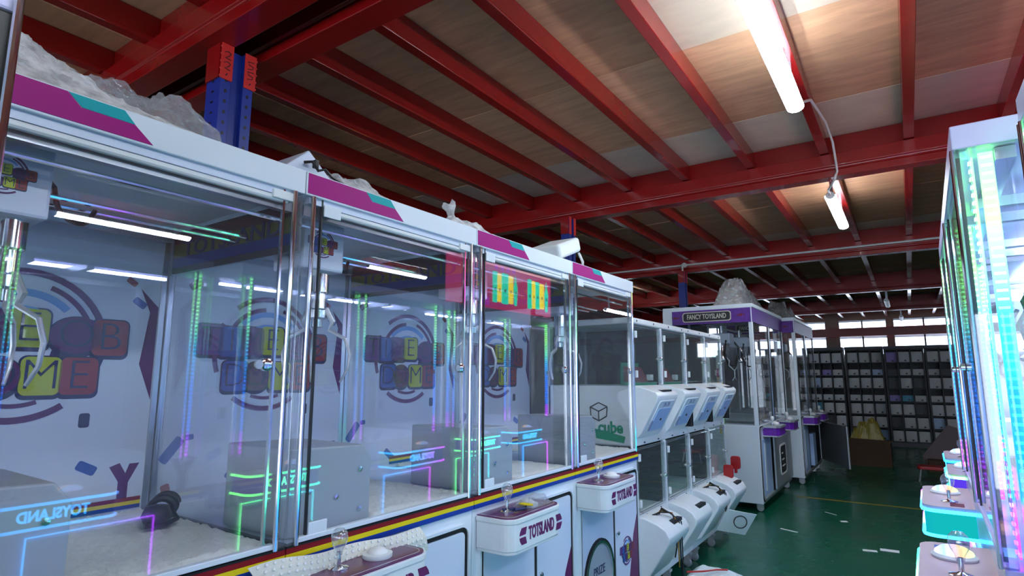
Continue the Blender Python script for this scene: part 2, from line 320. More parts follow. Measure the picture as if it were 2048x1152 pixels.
# side walls
for nm, xa, xb in (('wall_left', X0-.2, X0), ('wall_right', X1, X1+.2)):
    w = MB().box(xa, xb, Y0R, 19.7, 0, 3.4).build(nm, 'wall_grey'); tag(w, kind='structure')

w = MB().box(X0, X1, Y0R-.2, Y0R, 2.1, 3.4).build('wall_front_added', 'wall_grey'); tag(w, kind='structure')  # unseen wall head, added so daylight enters low and spares the ceiling
for x in (X0, -4.2, 3.4, X1-.6): MB().box(x, x+.6, Y0R-.2, Y0R, 0, 2.1).build('pier', 'wall_grey', w)
# ------------------------------------------------------------------ rack columns
def column(x, y, label, marks=False):
    r = thing('support_column', label, 'column', (x, y, 0), PI/2)
    c = MB()
    # omega-section upright, open to the back, outline in (x,y)
    c.prism([(-.06, 0), (-.022, 0), (-.022, .02), (.022, .02), (.022, 0), (.06, 0), (.06, .09), (.045, .09), (.045, .075), (.052, .075), (.052, .012), (.03, .012), (.03, .03), (-.03, .03), (-.03, .012), (-.052, .012), (-.052, .075), (-.045, .075), (-.045, .09), (-.06, .09)][::1], 'z', .012, 2.865)
    c.build('upright', 'blue_steel', r, bevel=.002)
    MB().box(-.09, .09, -.03, .12, 0, .012).build('base_plate', 'blue_steel', r)
    h = MB()
    for i in range(24):
        z = 1.95+i*.05
        if z > 2.86: break
        for s in (-1, 1):
            h.prism(ell(s*.040, z+(.012 if s > 0 else 0), .005, .009, 8), 'y', -.0012, .002)
        h.prism(ell(.045, z, .008, .005, 8), 'x', -.0612, -.058)
    h.build('slot_holes', 'black', r, kind='stuff')
    MB().box(-.0665, -.0612, .004, .088, 2.705, 2.87).build('side_plate', 'red_steel', r)
    for s in (-1, 1):
        b = MB().box(s*.043-.022, s*.043+.022, -.006, -.0015, 2.70, 2.87).build('beam_bracket', 'red_bracket', r, bevel=.002)
        if marks:
            t = MB()
            for q, z in enumerate((2.815, 2.765)):
                w = .011; base = s*.043
                if s < 0: pts = [(-w, .012), (0, .02), (w, .012), (.004, -.002), (-w*.8, -.014), (w, -.018)]
                else: pts = [(w, .02), (-w, .016), (-w*.6, .002), (w*.8, -.002), (w*.6, -.014), (-w, -.02)]
                t.tube([(base+px, -.0075, z+pz) for px, pz in pts], .0018, 6)
            t.tube([(base+.002, -.0075, 2.728), (base-.003, -.0075, 2.718)], .002, 6)
            t.build('marker_writing', 'ink_black', b)
        k = MB()
        for i in range(5): k.lathe([(0, 0), (.006, 0), (.006, .004), (.003, .006), (0, .006)], (s*.062, -.003, 2.71+i*.035), 8, Matrix.Rotation(PI/2, 3, 'X'))
        k.build('rivets', 'red_bracket', b)
    return r
column(-2.44, 1.345, 'blue slotted steel column with handwritten red brackets, behind the nearest claw machines', True).scale = (1.3, 1.3, 1)
column(-2.53, 4.74, 'blue slotted steel column behind the last claw machine with a white box before it')
column(-2.55, 8.20, 'slim blue steel column with a white conduit, behind the sign reading fancy toysland')

# ------------------------------------------------------------------ tube lights
def tube_light(x, y0, L, z, label, lit=True, rz=0, wires=None):
    r = thing('tube_light', label, 'lamp', (x, y0, z), rz, 'ceiling tube lights')
    MB().prism([(-.032, .03), (-.02, .052), (.02, .052), (.032, .03)], 'y', 0, L).build('housing', 'white_plastic', r)
    d = MB().prism([(-.042, .03)]+[(.044*math.cos(a), .02+.03*math.sin(a)) for a in np.linspace(PI*.95, PI*2.05, 11)]+[(.042, .03)], 'y', .012, L-.012).build('diffuser', 'tube' if lit else 'white_plastic', r)
    MB().prism(ell(0, .025, .036, .03, 14), 'y', -.004, .012).build('end_cap', 'white_plastic', r); MB().prism(ell(0, .025, .036, .03, 14), 'y', L-.012, L+.004).build('end_cap', 'white_plastic', r)
    for q in (.15, L-.17): MB().box(-.012, .012, q, q+.02, .05, ZT-z).build('hanger_strap', 'alu', r)
    return r
tube_light(-.40, 2.17, 1.24, 2.84, 'long bright white tube light near the top of the ceiling, largest one')
tube_light(-.42, 5.33, 1.2, 2.84, 'lit tube light under the second bay of the ceiling')
tube_light(-4.75, 10.2, 1.25, 2.63, 'lit tube light far away, above the white capsule machine roof')
tube_light(-.25, 13.15, 1.2, 2.80, 'small unlit tube light far back under the dark beams', False)
tube_light(-.05, 16.9, 1.2, 2.80, 'smallest unlit tube light by the far windows', False)
tube_light(3.6, 1.92, 1.24, 2.86, 'lit tube light over the next aisle, mirrored in the nearest claw machine glass')
tube_light(3.6, 5.72, 1.24, 2.96, 'lit tube light over the next aisle, mirrored in the second claw machine glass')
tube_light(.55, -.3, 1.24, 2.84, 'unseen lit tube light added over the aisle beside the viewer to brighten the left row')  # unseen lamp, added to brighten the fronts of the left row
# cable between the two lamps, conduit on the third beam
c = MB().tube([(-.385, 3.41, 2.885), (-.36, 3.8, 3.06), (-.33, 4.3, 3.10), (-.325, 4.70, 3.09), (-.325, 4.815, 3.0), (-.32, 4.815, 2.90), (-.34, 4.82, 2.85), (-.38, 4.95, 2.83), (-.415, 5.15, 2.865), (-.42, 5.32, 2.865)], .008, 8).build('lamp_cable', 'cable_white'); sm(c); tag(c, 'white cable looping over the red beam between two lamps', 'cable')
r = thing('conduit', 'white plastic conduit with a round junction box along the red beam', 'conduit', (0, 0, 0))
zc = 2.98
MB().tube([(-8, 8.285, zc-.01), (-2.585, 8.285, zc), (-1, 8.285, zc), (4, 8.285, zc+.01)], .013, 8).build('pipe', 'cable_white', r); MB().tube([(-2.585, 8.19, zc), (-2.585, 8.19, 1.0)], .013, 8).build('drop_pipe', 'cable_white', r)
MB().lathe([(0, 0), (.035, 0), (.035, .03), (.03, .035), (0, .035)], (-2.585, 8.30, zc), 16, Matrix.Rotation(PI/2, 3, 'X')).build('junction_box', 'cable_white', r)

# ================================================================== LEFT ROW: CLAW MACHINES
MW = .8165; ZG0, ZG1, ZTOP = .926, 1.905, 1.976
def joystick(parent, x, y, z, s=1.0, ball='knob_clear'):
    j = MB().lathe([(0, 0), (.028*s, 0), (.028*s, .004), (.012*s, .008), (.006*s, .012), (.006*s, .045*s), (0, .045*s)], (x, y, z), 16).build('joystick', 'chrome', parent); sm(j)
    b = MB().lathe([(0, .036*s), (.009*s, .037*s), (.011*s, .05*s), (.02*s, .066*s), (.0235*s, .082*s), (.021*s, .096*s), (.012*s, .106*s), (0, .109*s)], (x, y, z), 16).build('joystick_knob', ball, j); sm(b, 1.2); return j
def console(parent, y0, y1, pr=.165, zt=.855, zb=.735, top='purple_top', words='TOTSLAND'):
    r = .05
    def outline(e=0): # outline in (x,y) seen from above: flat at the machine, rounded front corners
        p = [(0, y0-e), ]
        for k in range(7): a = -PI/2+PI/2*k/6; p.append((pr-r+(r+e)*math.cos(a), y0+r+(r+e)*math.sin(a)))
        for k in range(7): a = PI/2*k/6; p.append((pr-r+(r+e)*math.cos(a), y1-r+(r+e)*math.sin(a)))
        p.append((0, y1+e)); return p
    b = MB().prism(outline(-.004), 'z', zb-.012, zb).prism(outline(0), 'z', zb, zt-.022).build('console', 'white_plastic', parent, bevel=.003)
    MB().prism(outline(.004), 'z', zt-.022, zt-.004).build('console_rim', 'white_plastic', b, bevel=.003)
    MB().prism(outline(-.004), 'z', zt-.004, zt).build('console_top', top, b)
    o1, o2 = outline(-.016), outline(-.0175); o1[0] = (.012, y0+.014); o1[-1] = (.012, y1-.014); o2[0] = (.012, y0+.0155); o2[-1] = (.012, y1-.0155)
    MB().ring(o1, o2, 'z', zt, zt+.0006).build('top_line', 'white_paint', b)
    ym = (y0+y1)/2; zm = (zt-.022+zb)/2
    t = MB(); text(t, words, .066, (pr+.0005, ym+.02, zm), FX, .56, .0012, .0022); t.build('lettering', 'purple_ink', b)
    for s in (-1, 1):
        w = MB(); h = .03
        for q in (1, -1): w.prism([(ym+.02+s*.118, zm+q*.004), (ym+.02+s*.160, zm+q*.004), (ym+.02+s*(.156), zm+q*.016), (ym+.02+s*.145, zm+q*h), (ym+.02+s*.110, zm+q*h)], 'x', pr, pr+.0015)
        w.build('logo_wing', 'purple_ink', b)
    joystick(b, pr*.45, y0+.10, zt)
    bt = MB().lathe([(.042, 0), (.044, .004), (.044, .012), (.03, .014)], (pr*.5, y0+.235, zt), 20).build('button_ring', 'white_plastic', b); sm(bt)
    d = MB().lathe([(.03, .012), (.03, .016), (.022, .024), (.01, .028), (0, .029)], (pr*.5, y0+.235, zt), 20).build('button', 'paper', b); sm(d, 1.2)
    return b
def gantry(r, W, D, zr=1.86, home=(-.13, .10), mat='white_panel', withlogo=True):
    """rails, carriage and claw inside the case"""
    for xx, zz in ((-.04, zr+.012), (-D+.06, zr+.012)):
        MB().box(xx-.012, xx+.012, .02, W-.02, zz-.02, zz+.012).build('rail', 'alu', r)
    ty = home[1]+.08
    MB().tube([(-.06, .03, zr-.03), (-.06, W-.03, zr-.03)], .006, 8).build('guide_rod', 'chrome', r)
    MB().tube([(-.24, .03, zr-.055), (-.24, W-.03, zr-.055)], .006, 8).build('guide_rod', 'chrome', r); MB().tube([(-.30, .03, zr-.06), (-.30, W-.03, zr-.06)], .005, 8).build('guide_rod', 'chrome', r)
    x, y = home; w = .16
    cb = MB().box(x-.16, x, y, y+w, 1.72, zr+.03).build('carriage', mat, r, bevel=.008)
    if withlogo: logo(cb, y+w*.45, 1.805, .042, x)
    cx, cy = x-.06, y+.108
    cl = MB().lathe([(.0, 1.72), (.034, 1.72), (.034, 1.655), (.028, 1.65), (.028, 1.60), (.034, 1.595), (.034, 1.57), (.018, 1.565), (.018, 1.54), (0, 1.54)], (cx, cy, 0), 18).build('claw', 'chrome', r); sm(cl)
    for k in range(3):
        a = 2*PI*k/3+.5; ca, sa = math.cos(a), math.sin(a)
        pts = [(.03, 1.60), (.055, 1.555), (.045, 1.53), (.10, 1.50), (.118, 1.45), (.112, 1.40), (.088, 1.36)]
        f = MB().tube([(cx+ca*q, cy+sa*q, z) for q, z in pts], [.009, .009, .007, .006, .006, .005, .004], 8).build('claw_arm', 'steel_trim', cl); sm(f)
    co = [(cx-.04, cy+.05, 1.86)]
    for i in range(9): co.append((cx-.06-.02*math.sin(i), cy+.09+.012*i, 1.83-.004*i*(9-i)))
    k = MB().tube(co, .006, 7).build('carriage_cable', 'cable_black', r); sm(k)
def claw_machine(W=MW, D=.79):
    r = empty('claw_machine')
    g = .002
    MB().box(-D, -.004, g, W-g, .10, .876).build('base_cabinet', 'white_paint', r, bevel=.004)
    # stripes round the top of the base
    for nm, a, b in (('black', .9235, .928), ('stripe_red', .908, .9235), ('stripe_yellow', .8935, .908), ('stripe_blue', .877, .8935)):
        MB().box(-D, .004 if nm != 'black' else .006, g, W-g, a, b).build('stripe', nm, r)
    # front door with rubber seal
    ro, ri, rj = rrect(.035, W-.028, .115, .838, .045), rrect(.045, W-.038, .125, .828, .038), rrect(.061, W-.054, .141, .812, .026)
    MB().ring(ro, ri, 'x', -.004, .010).build('door_frame', 'white_paint', r)
    MB().ring(ri, rj, 'x', -.004, .004).build('door_seal', 'rubber', r)
    dl = MB().prism(rrect(.063, .428, .143, .810, .02), 'x', -.006, .006).build('coin_panel', 'white_panel', r)
    dr = MB().prism(rrect(.452, W-.056, .143, .810, .02), 'x', -.006, .006).build('door', 'white_panel', r)
    MB().box(-.006, .003, .428, .452, .137, .816).build('door_gap', 'rubber', r)
    MB().lathe([(0, 0), (.012, 0), (.012, .01), (.008, .014), (0, .014)], (.006, .475, .52), 14, Matrix.Rotation(PI/2, 3, 'Y')).build('lock', 'chrome', dr)
    MB().prism([(.60, .145), (W-.058, .145), (W-.058, .57), (.70, .47)], 'x', .006, .0072).build('print_purple', 'purple_ink', dr)
    logo(dr, .60, .40, .07, .0074)
    # round prize hatch with lettering
    hc = (.24, .355)
    MB().ring(ell(*hc, .172, .188), ell(*hc, .160, .176), 'x', .004, .016).build('hatch_seal', 'rubber', dl); MB().ring(ell(*hc, .160, .176), ell(*hc, .148, .164), 'x', .004, .018).build('hatch_ring', 'chrome', dl)
    h = MB().prism(ell(*hc, .148, .164), 'x', .003, .008).build('prize_hatch', 'grey_plastic', dl)
    t = MB()
    for q, wd in enumerate(('PRIZE', 'OUT')): text(t, wd, .06, (.0085, hc[0], hc[1]+.03-.07*q), FX, .9, .001)
    t.build('lettering', 'ink_navy', h)
    console(r, .02, .40)
    # glass case
    for y in (g, W-g-.022):
        MB().box(-.022, 0, y, y+.022, ZG0, ZG1).build('corner_post', 'acrylic', r, bevel=.003)
        MB().box(-D, -D+.022, y, y+.022, ZG0, ZG1).build('corner_post', 'alu', r, bevel=.003)
    for y in (.030, .783): MB().tube([(.004, y, ZG0), (.004, y, ZG1)], .007, 10).build('post_bead', 'chrome', r)
    MB().box(-.010, -.005, .034, .780, ZG0+.004, ZG1-.004).build('front_glass', 'glass', r)
    MB().box(-.012, -.002, .064, .069, ZG0, ZG1).build('glass_edge', 'dark_grey', r); MB().box(-.012, -.002, .750, .756, ZG0, ZG1).build('glass_edge', 'chrome', r)
    MB().box(-D+.03, -.024, g+.006, g+.011, ZG0+.004, ZG1-.12).build('side_glass', 'glass', r)
    MB().box(-D+.012, -D+.022, .024, W-.024, ZG0, ZG1).build('back_panel', 'white_panel', r)
    bp = [c for c in r.children if c.name.startswith('back_panel')][0]
    xb = -D+.022; cy, cz = W*.5, 1.47; logo(bp, cy, cz, .215, xb)
    for k, (y, z, a, w, h, mt) in enumerate([(.70, 1.70, -.6, .035, .02, 'ink_red'), (.73, 1.63, -.6, .045, .024, 'ink_blue'), (.06, 1.12, .9, .10, .035, 'ink_blue'), (.05, .99, .3, .03, .03, 'ink_red'), (.12, 1.16, .1, .03, .02, 'ink_blue'), (.62, 1.09, -.5, .06, .03, 'ink_blue'), (.60, 1.24, 0, .03, .045, 'ink_navy'), (.10, 1.72, .6, .05, .03, 'ink_purple'), (.30, .99, -.7, .08, .03, 'ink_blue')]):
        q = rrect(-w/2, w/2, -h/2, h/2, min(w, h)*.25, 3); q = [(y+math.cos(a)*p[0]-math.sin(a)*p[1], z+math.sin(a)*p[0]+math.cos(a)*p[1]) for p in q]
        MB().prism(q, 'x', xb, xb+.001).build('print_confetti', mt, bp)
    MB().prism([(.715, .945), (.745, .945), (.745, 1.03), (.775, 1.09), (.745, 1.09), (.735, 1.06), (.715, 1.095), (.685, 1.085), (.715, 1.035)], 'x', xb, xb+.001).build('print_streamer', 'ink_purple', bp)
    MB().prism([(.745, 1.42), (.79, 1.30), (.79, 1.62), (.73, 1.68), (.765, 1.60)], 'x', xb, xb+.001).build('print_streamer', 'ink_purple', bp)
    for nm, a, b in (('stripe_blue', .945, .957), ('stripe_yellow', .957, .969), ('stripe_red', .969, .981)): MB().box(xb, xb+.004, .30, W-.03, a, b).build('inner_stripe', nm, bp)
    MB().box(-.016, .004, .034, W-.034, .930, .944).build('glass_sill', 'white_paint', r, bevel=.002)
    # printed header along the side glass, seen from the neighbour
    sb = MB().box(-D+.03, -.03, g+.004, g+.012, 1.745, ZG1-.01).build('side_header', 'dark_grey', r)
    for nm, a, b in (('header_red_shaded', 1.85, 1.885), ('header_yellow_shaded', 1.80, 1.85), ('header_blue_shaded', 1.765, 1.80)): MB().box(-D+.035, -.035, g+.002, g+.004, a, b).build('header_stripe', nm, sb)
    t = MB(); text(t, 'TOTSLAND', .075, (-D*.5, g+.001, 1.825), FNY, 1.5, .001, .001); t.build('lettering', 'ink_navy', sb)
    MB().box(-D+.02, -.02, .02, W-.02, ZG0-.001, ZG0+.003).build('case_floor', 'white_panel', r)
    # chute box at the front left of the case
    ch = MB().prism([(.03, .931), (.335, .931), (.335, 1.12), (.30, 1.165), (.03, 1.175)], 'x', -.36, -.045).build('chute_box', 'grey_plastic', r, bevel=.006)
    k = MB()
    for yy, zz in ((.10, 1.05), (.20, 1.02), (.29, 1.09), (.29, .97)): k.lathe([(0, 0), (.008, 0), (.008, .004), (0, .006)], (-.045, yy, zz), 10, Matrix.Rotation(PI/2, 3, 'Y'))
    k.build('screws', 'chrome', ch)
    for z in (.94, 1.855): MB().box(-.003, .003, .070, .133, z, z+.036).build('hinge_cover', 'white_paint', r, bevel=.002)
    l = MB().lathe([(0, 0), (.017, 0), (.017, .014), (.011, .018), (0, .018)], (-.004, .725, 1.41), 18, Matrix.Rotation(PI/2, 3, 'Y')).build('glass_lock', 'chrome', r); sm(l)
    MB().tube([(.006, .70, 1.41), (.012, .70, 1.41)], .012, 12).build('glass_lock', 'steel_trim', r)
    MB().box(-.03, .004, .715, .78, 1.872, 1.898).build('latch_block', 'white_plastic', r, bevel=.003)
    gantry(r, W, D)
    # header box
    f = MB().box(-D, .006, g, W-g, ZG1, ZTOP).build('header_box', 'white_paint', r, bevel=.003)
    MB().box(-.03, -.004, .02, W-.02, ZG1-.02, ZG1).build('header_rail', 'white_panel', r); MB().tube([(-.012, .13, ZG1-.03), (-.012, W-.05, ZG1-.03)], .010, 10).build('header_tube', 'white_plastic', r)
    MB().prism([(.006, ZG1+.006), (.398, ZG1+.006), (.357, ZTOP-.030), (.252, ZTOP-.030), (.225, ZTOP-.004), (.006, ZTOP-.004)], 'x', .006, .0075).build('header_print', 'magenta', f)
    MB().prism([(.254, ZTOP-.029), (.357, ZTOP-.029), (.333, ZTOP-.004), (.227, ZTOP-.004)], 'x', .006, .0077).build('header_print', 'teal', f)
    for y in (.06, W-.06):
        for x in (-.08, -D+.08):
            c = MB().lathe([(0, 0), (.022, 0), (.022, .02), (0, .02)], (x, y+.01, .026), 14, Matrix.Rotation(PI/2, 3, 'X')).box(x-.02, x+.02, y-.02, y+.02, .05, .10); c.build('caster', 'steel_trim', r)
    return r
def foam_bed(x0, x1, y0, y1, z, amp, label):
    fn = lambda a, b: (x0+(x1-x0)*a, y0+(y1-y0)*b, z)
    m = MB(); n = 60
    H = rng.random((n+1, n+1))*amp; 
    bx, by = rng.random(6)*6, rng.random(6)*6
    def f(a, b):
        i, j = int(round(a*n)), int(round(b*n)); e = min(a, 1-a, b, 1-b)
        w = sum(math.sin(bx[k]*a*2.2+by[k]*b*2+k) for k in range(6))/6
        return (x0+(x1-x0)*a, y0+(y1-y0)*b, z+(0 if e <= 0 else H[i, j]+.006*(1+w)))
    m.grid(f, n, n); o = m.build('foam_pellets', 'foam', None, smooth=True); tag(o, label, 'foam pellets', kind='stuff'); return o
XF = -1.42; Y0 = [.193, 1.0095, 1.826, 2.6425]
proto = claw_machine()
labs = ['large white claw machine with magenta header, nearest at the left, plastic wrap on its roof',
        'second claw machine from the left, white box and cable on its roof',
        'third claw machine from the left, a magenta sign mirrored in its glass',
        'fourth claw machine from the left, next to the white capsule machines']
for i, y in enumerate(Y0):
    o = proto if i == 0 else copy_tree(proto)
    o.location = (XF, y, 0); tag(o, labs[i], 'claw machine', 'white claw machines in the left row')
    foam_bed(XF-.76, XF-.03, y+.34, y+MW-.03, .932, .010, 'white foam pellets on the floor of the %s claw machine' % ('first', 'second', 'third', 'fourth')[i])
# black coiled cable lying on the pellets of the first machine
k = MB()
r = thing('claw_coil', 'black coiled cable lying on the foam pellets in the first claw machine', 'cable', (XF-.50, .93, .952), -.6)
pts = [(.0+.10*t-.05, .032*math.cos(t*22), .034+.030*math.sin(t*22)) for t in np.linspace(0, 1, 90)]
sm(MB().tube(pts, .009, 7).build('coil', 'cable_black', r)); sm(MB().tube([(.05, .03, .03), (.08, .05, .012), (.12, .03, .008), (.15, -.02, .01)], .007, 7).build('tail', 'cable_black', r))
sm(MB().lathe([(0, 0), (.03, .004), (.04, .03), (.03, .056), (0, .06)], (.105, .0, .0), 16).build('plug', 'cable_black', r), 1.2)

# the machine whose corner closes the left edge of the picture
def edge_machine():
    r = thing('claw_machine', 'claw machine cut off by the left edge, only its black corner post shows', 'claw machine', (-.82, -.7135, 0))
    Wd, D = .905, .58
    MB().box(-D, 0, 0, Wd, .1, .9).build('base_cabinet', 'white_paint', r, bevel=.004)
    for y in (0, Wd-.05):
        MB().box(-.05, 0, y, y+.05, .9, 1.795).build('corner_post', 'black', r, bevel=.004); MB().box(-D, -D+.05, y, y+.05, .9, 1.795).build('corner_post', 'black', r)
        sm(MB().tube([(.006, y+.044, .9), (.006, y+.044, 1.9)], .005, 10).build('post_bead', 'chrome', r))
    MB().box(-.03, -.025, .05, Wd-.05, .9, 1.795).build('front_glass', 'glass', r)
    MB().box(-D, 0, 0, Wd, 1.795, 1.93).build('header_box', 'lilac_paint', r, bevel=.004)
    MB().box(-D, -D+.01, .05, Wd-.05, .9, 1.795).build('back_panel', 'white_panel', r)
    for y in (.06, Wd-.06):
        for x in (-.07, -D+.07): MB().lathe([(0, 0), (.022, 0), (.022, .02), (0, .02)], (x, y+.01, .026), 14, Matrix.Rotation(PI/2, 3, 'X')).box(x-.02, x+.02, y-.02, y+.02, .05, .10).build('caster', 'steel_trim', r)
edge_machine()

# things lying on the roofs -----------------------------------------------------
def crumple(name, label, x0, x1, y0, y1, z, h, mat='wrap', n=46, rough=.5, prof=None, cat='plastic wrap'):
    """crumpled plastic film; ridge-like height field with sharp folds"""
    m = MB(); off = Vector((rng.random()*40, rng.random()*40, rng.random()*40))
    def f(a, b):
        e = max(0., min(1., min(a, 1-a)*5, min(b, 1-b)*6)); p = Vector((x0+(x1-x0)*a, y0+(y1-y0)*b, 0)); s = 0
        for k, (q, w) in enumerate(((7, .5), (15, .28), (33, .14), (70, .08))): s += w*(1-min(1, 2.2*abs(noise.noise(p*q+off*(k+1)))))
        pz = prof(a, b) if prof else 1; jx, jy = (rng.random(2)-.5)*.010
        return (p.x+jx*e, p.y+jy*e, z+.003+h*pz*e*(1-rough+rough*s*1.3))
    m.grid(f, n, n); o = m.build(name, mat, None); so = o.modifiers.new('thickness', 'SOLIDIFY'); so.thickness = .0015; tag(o, label, cat); return o
def hill(pts): return lambda a, b: np.interp(b, [p[0] for p in pts], [p[1] for p in pts])*(.35+.65*min(1, 2.2*a+.1) if a < .5 else 1)
ZR = ZTOP+.001
crumple('plastic_wrap', 'crumpled white plastic wrap heaped on the roof of the nearest claw machine', XF-.50, XF-.015, .20, .99, ZR, .29, 'wrap', 90, .26, lambda a, b: np.interp(b, [0, .2, .4, .6, .8, 1], [1.0, .95, .62, .42, .30, .2])*(.22+.78*min(1, (1-a)*1.5)))
crumple('plastic_wrap', 'thin clear film puffed up before the blue column', XF-.76, XF-.51, .45, 1.16, ZR, .37, 'wrap_clear', 60, .20, lambda a, b: np.interp(b, [0, .3, .7, .85, 1], [.75, .9, .92, .75, .5]))
crumple('plastic_wrap', 'crumpled clear wrap on the roof of the second claw machine', XF-.45, XF-.03, 1.17, 1.42, ZR, .085, 'wrap', 34, .5)
crumple('plastic_wrap', 'small twisted wrap on the joint of the second and third machine roofs', XF-.2, XF-.02, 1.70, 1.98, ZR, .05, 'wrap', 24, .6)
crumple('plastic_wrap', 'flat wrap along the roof of the third claw machine', XF-.3, XF-.01, 2.02, 2.40, ZR, .02, 'wrap', 24, .6)
kn = MB().lathe([(.03, 0), (.02, .02), (.013, .035), (.016, .05), (.028, .07), (.03, .082), (.02, .09), (0, .075)], (0, 0, 0), 11); kn.v = [(v[0]*(1+.5*noise.noise(Vector(v)*60)), v[1]*(1+.5*noise.noise(Vector(v)*50)), v[2]*(1+.3*noise.noise(Vector(v)*40))) for v in kn.v]; kn.xf(Matrix.Translation((XF-.1, 1.80, ZR+.03)) @ Matrix.Rotation(.4, 4, 'X'))
r = tag(kn.build('wrap_knot', 'wrap', None), 'knotted tuft of plastic on the joint of two machine roofs', 'plastic wrap')
# white box with cable on the second roof
r = thing('roof_box', 'white tilted box with a black cable on the second machine roof', 'box', (XF-.10, 1.03, ZR))
MB().prism([(-.07, 0), (.14, .0), (.135, .03), (.045, .105)], 'x', -.22, .02).build('case', 'white_panel', r, bevel=.005)
sm(MB().tube([(.03, .02, .055), (.045, .04, .06), (.05, .06, .035), (.055, .08, .045), (.05, .11, .03), (.05, .15, .02), (.04, .19, .012)], .005, 7).build('cable', 'cable_black', r)); MB().box(.032, .048, .05, .062, .045, .07).build('plug', 'cable_black', r)
# white box at the end of the row
r = thing('roof_box', 'white tilted box with rounded end on the fourth machine roof, before the blue column', 'box', (XF-.20, 2.78, ZR))
b = MB().box(-.10, .10, -.10, .16, -.035, .05).xf(Matrix.Translation((0, .02, .10)) @ Matrix.Rotation(.36, 4, 'X')); b.build('case', 'white_plastic', r, bevel=.018, seg=3)
MB().box(-.07, .07, -.02, .10, 0, .055).build('foot', 'grey_plastic', r, bevel=.004)
sm(MB().tube([(.09, .16, .11), (.10, .19, .06), (.09, .2, .01)], .008, 7).build('cable', 'cable_white', r))
# bubble film hanging on the second machine
m = MB(); m.grid(lambda a, b: (.006+.02*math.sin(PI*a)*.6-.02*a+.012*math.sin(b*9), (b-.5)*.60+.03*a, .055-.075*a+.004*math.sin(b*14)), 6, 30)
o = m.build('foam_sheet', pbr('foam_sheet', '#dcdcd2', .7, var=.05, scale=30).name, None); so = o.modifiers.new('thickness', 'SOLIDIFY'); so.thickness = .003
o.location = (XF+.045, 1.19, .842); o.rotation_euler = (-.05, -.45, 0); tag(o, 'pale dotted foam sheet draped below the coloured stripes over the second console', 'foam sheet')
dt = MB()
for i in range(26):
    for j in range(5):
        a, b = .1+j*.2, .03+i*.037+(.018 if j % 2 else 0); p = (.006+.02*math.sin(PI*a)*.6-.02*a+.012*math.sin(b*9), (b-.5)*.60+.03*a, .055-.075*a+.004*math.sin(b*14))
        dt.lathe([(.005, 0), (.004, .0025), (0, .003)], (p[0]+.0005, p[1], p[2]), 6, Matrix.Rotation(PI/2, 3, 'Y'))
dt.build('bubbles', 'paper', o, kind='stuff')
# bits on the third console
o = crumple('plastic_bag', 'small clear plastic bag with a yellow tag on the third console', -1.37, -1.28, 2.02, 2.18, .856, .035, 'wrap_clear', 18, .5, None, 'plastic bag')
o = MB().tube([(-1.355, 1.93, .864), (-1.33, 1.97, .864), (-1.31, 1.95, .866), (-1.30, 2.0, .864), (-1.32, 2.04, .864)], .006, 7).build('coin_key', 'ink_navy', None); sm(o); tag(o, 'dark blue cord coiled on the third console', 'cord')
o = MB().prism([(-.03, -.01), (.0, -.016), (.035, -.004), (.02, .014), (-.02, .012)], 'z', 0, .004).build('tag', 'stripe_yellow', None); o.location = (-1.31, 2.03, .872); tag(o, 'small yellow tag on the third console', 'tag')

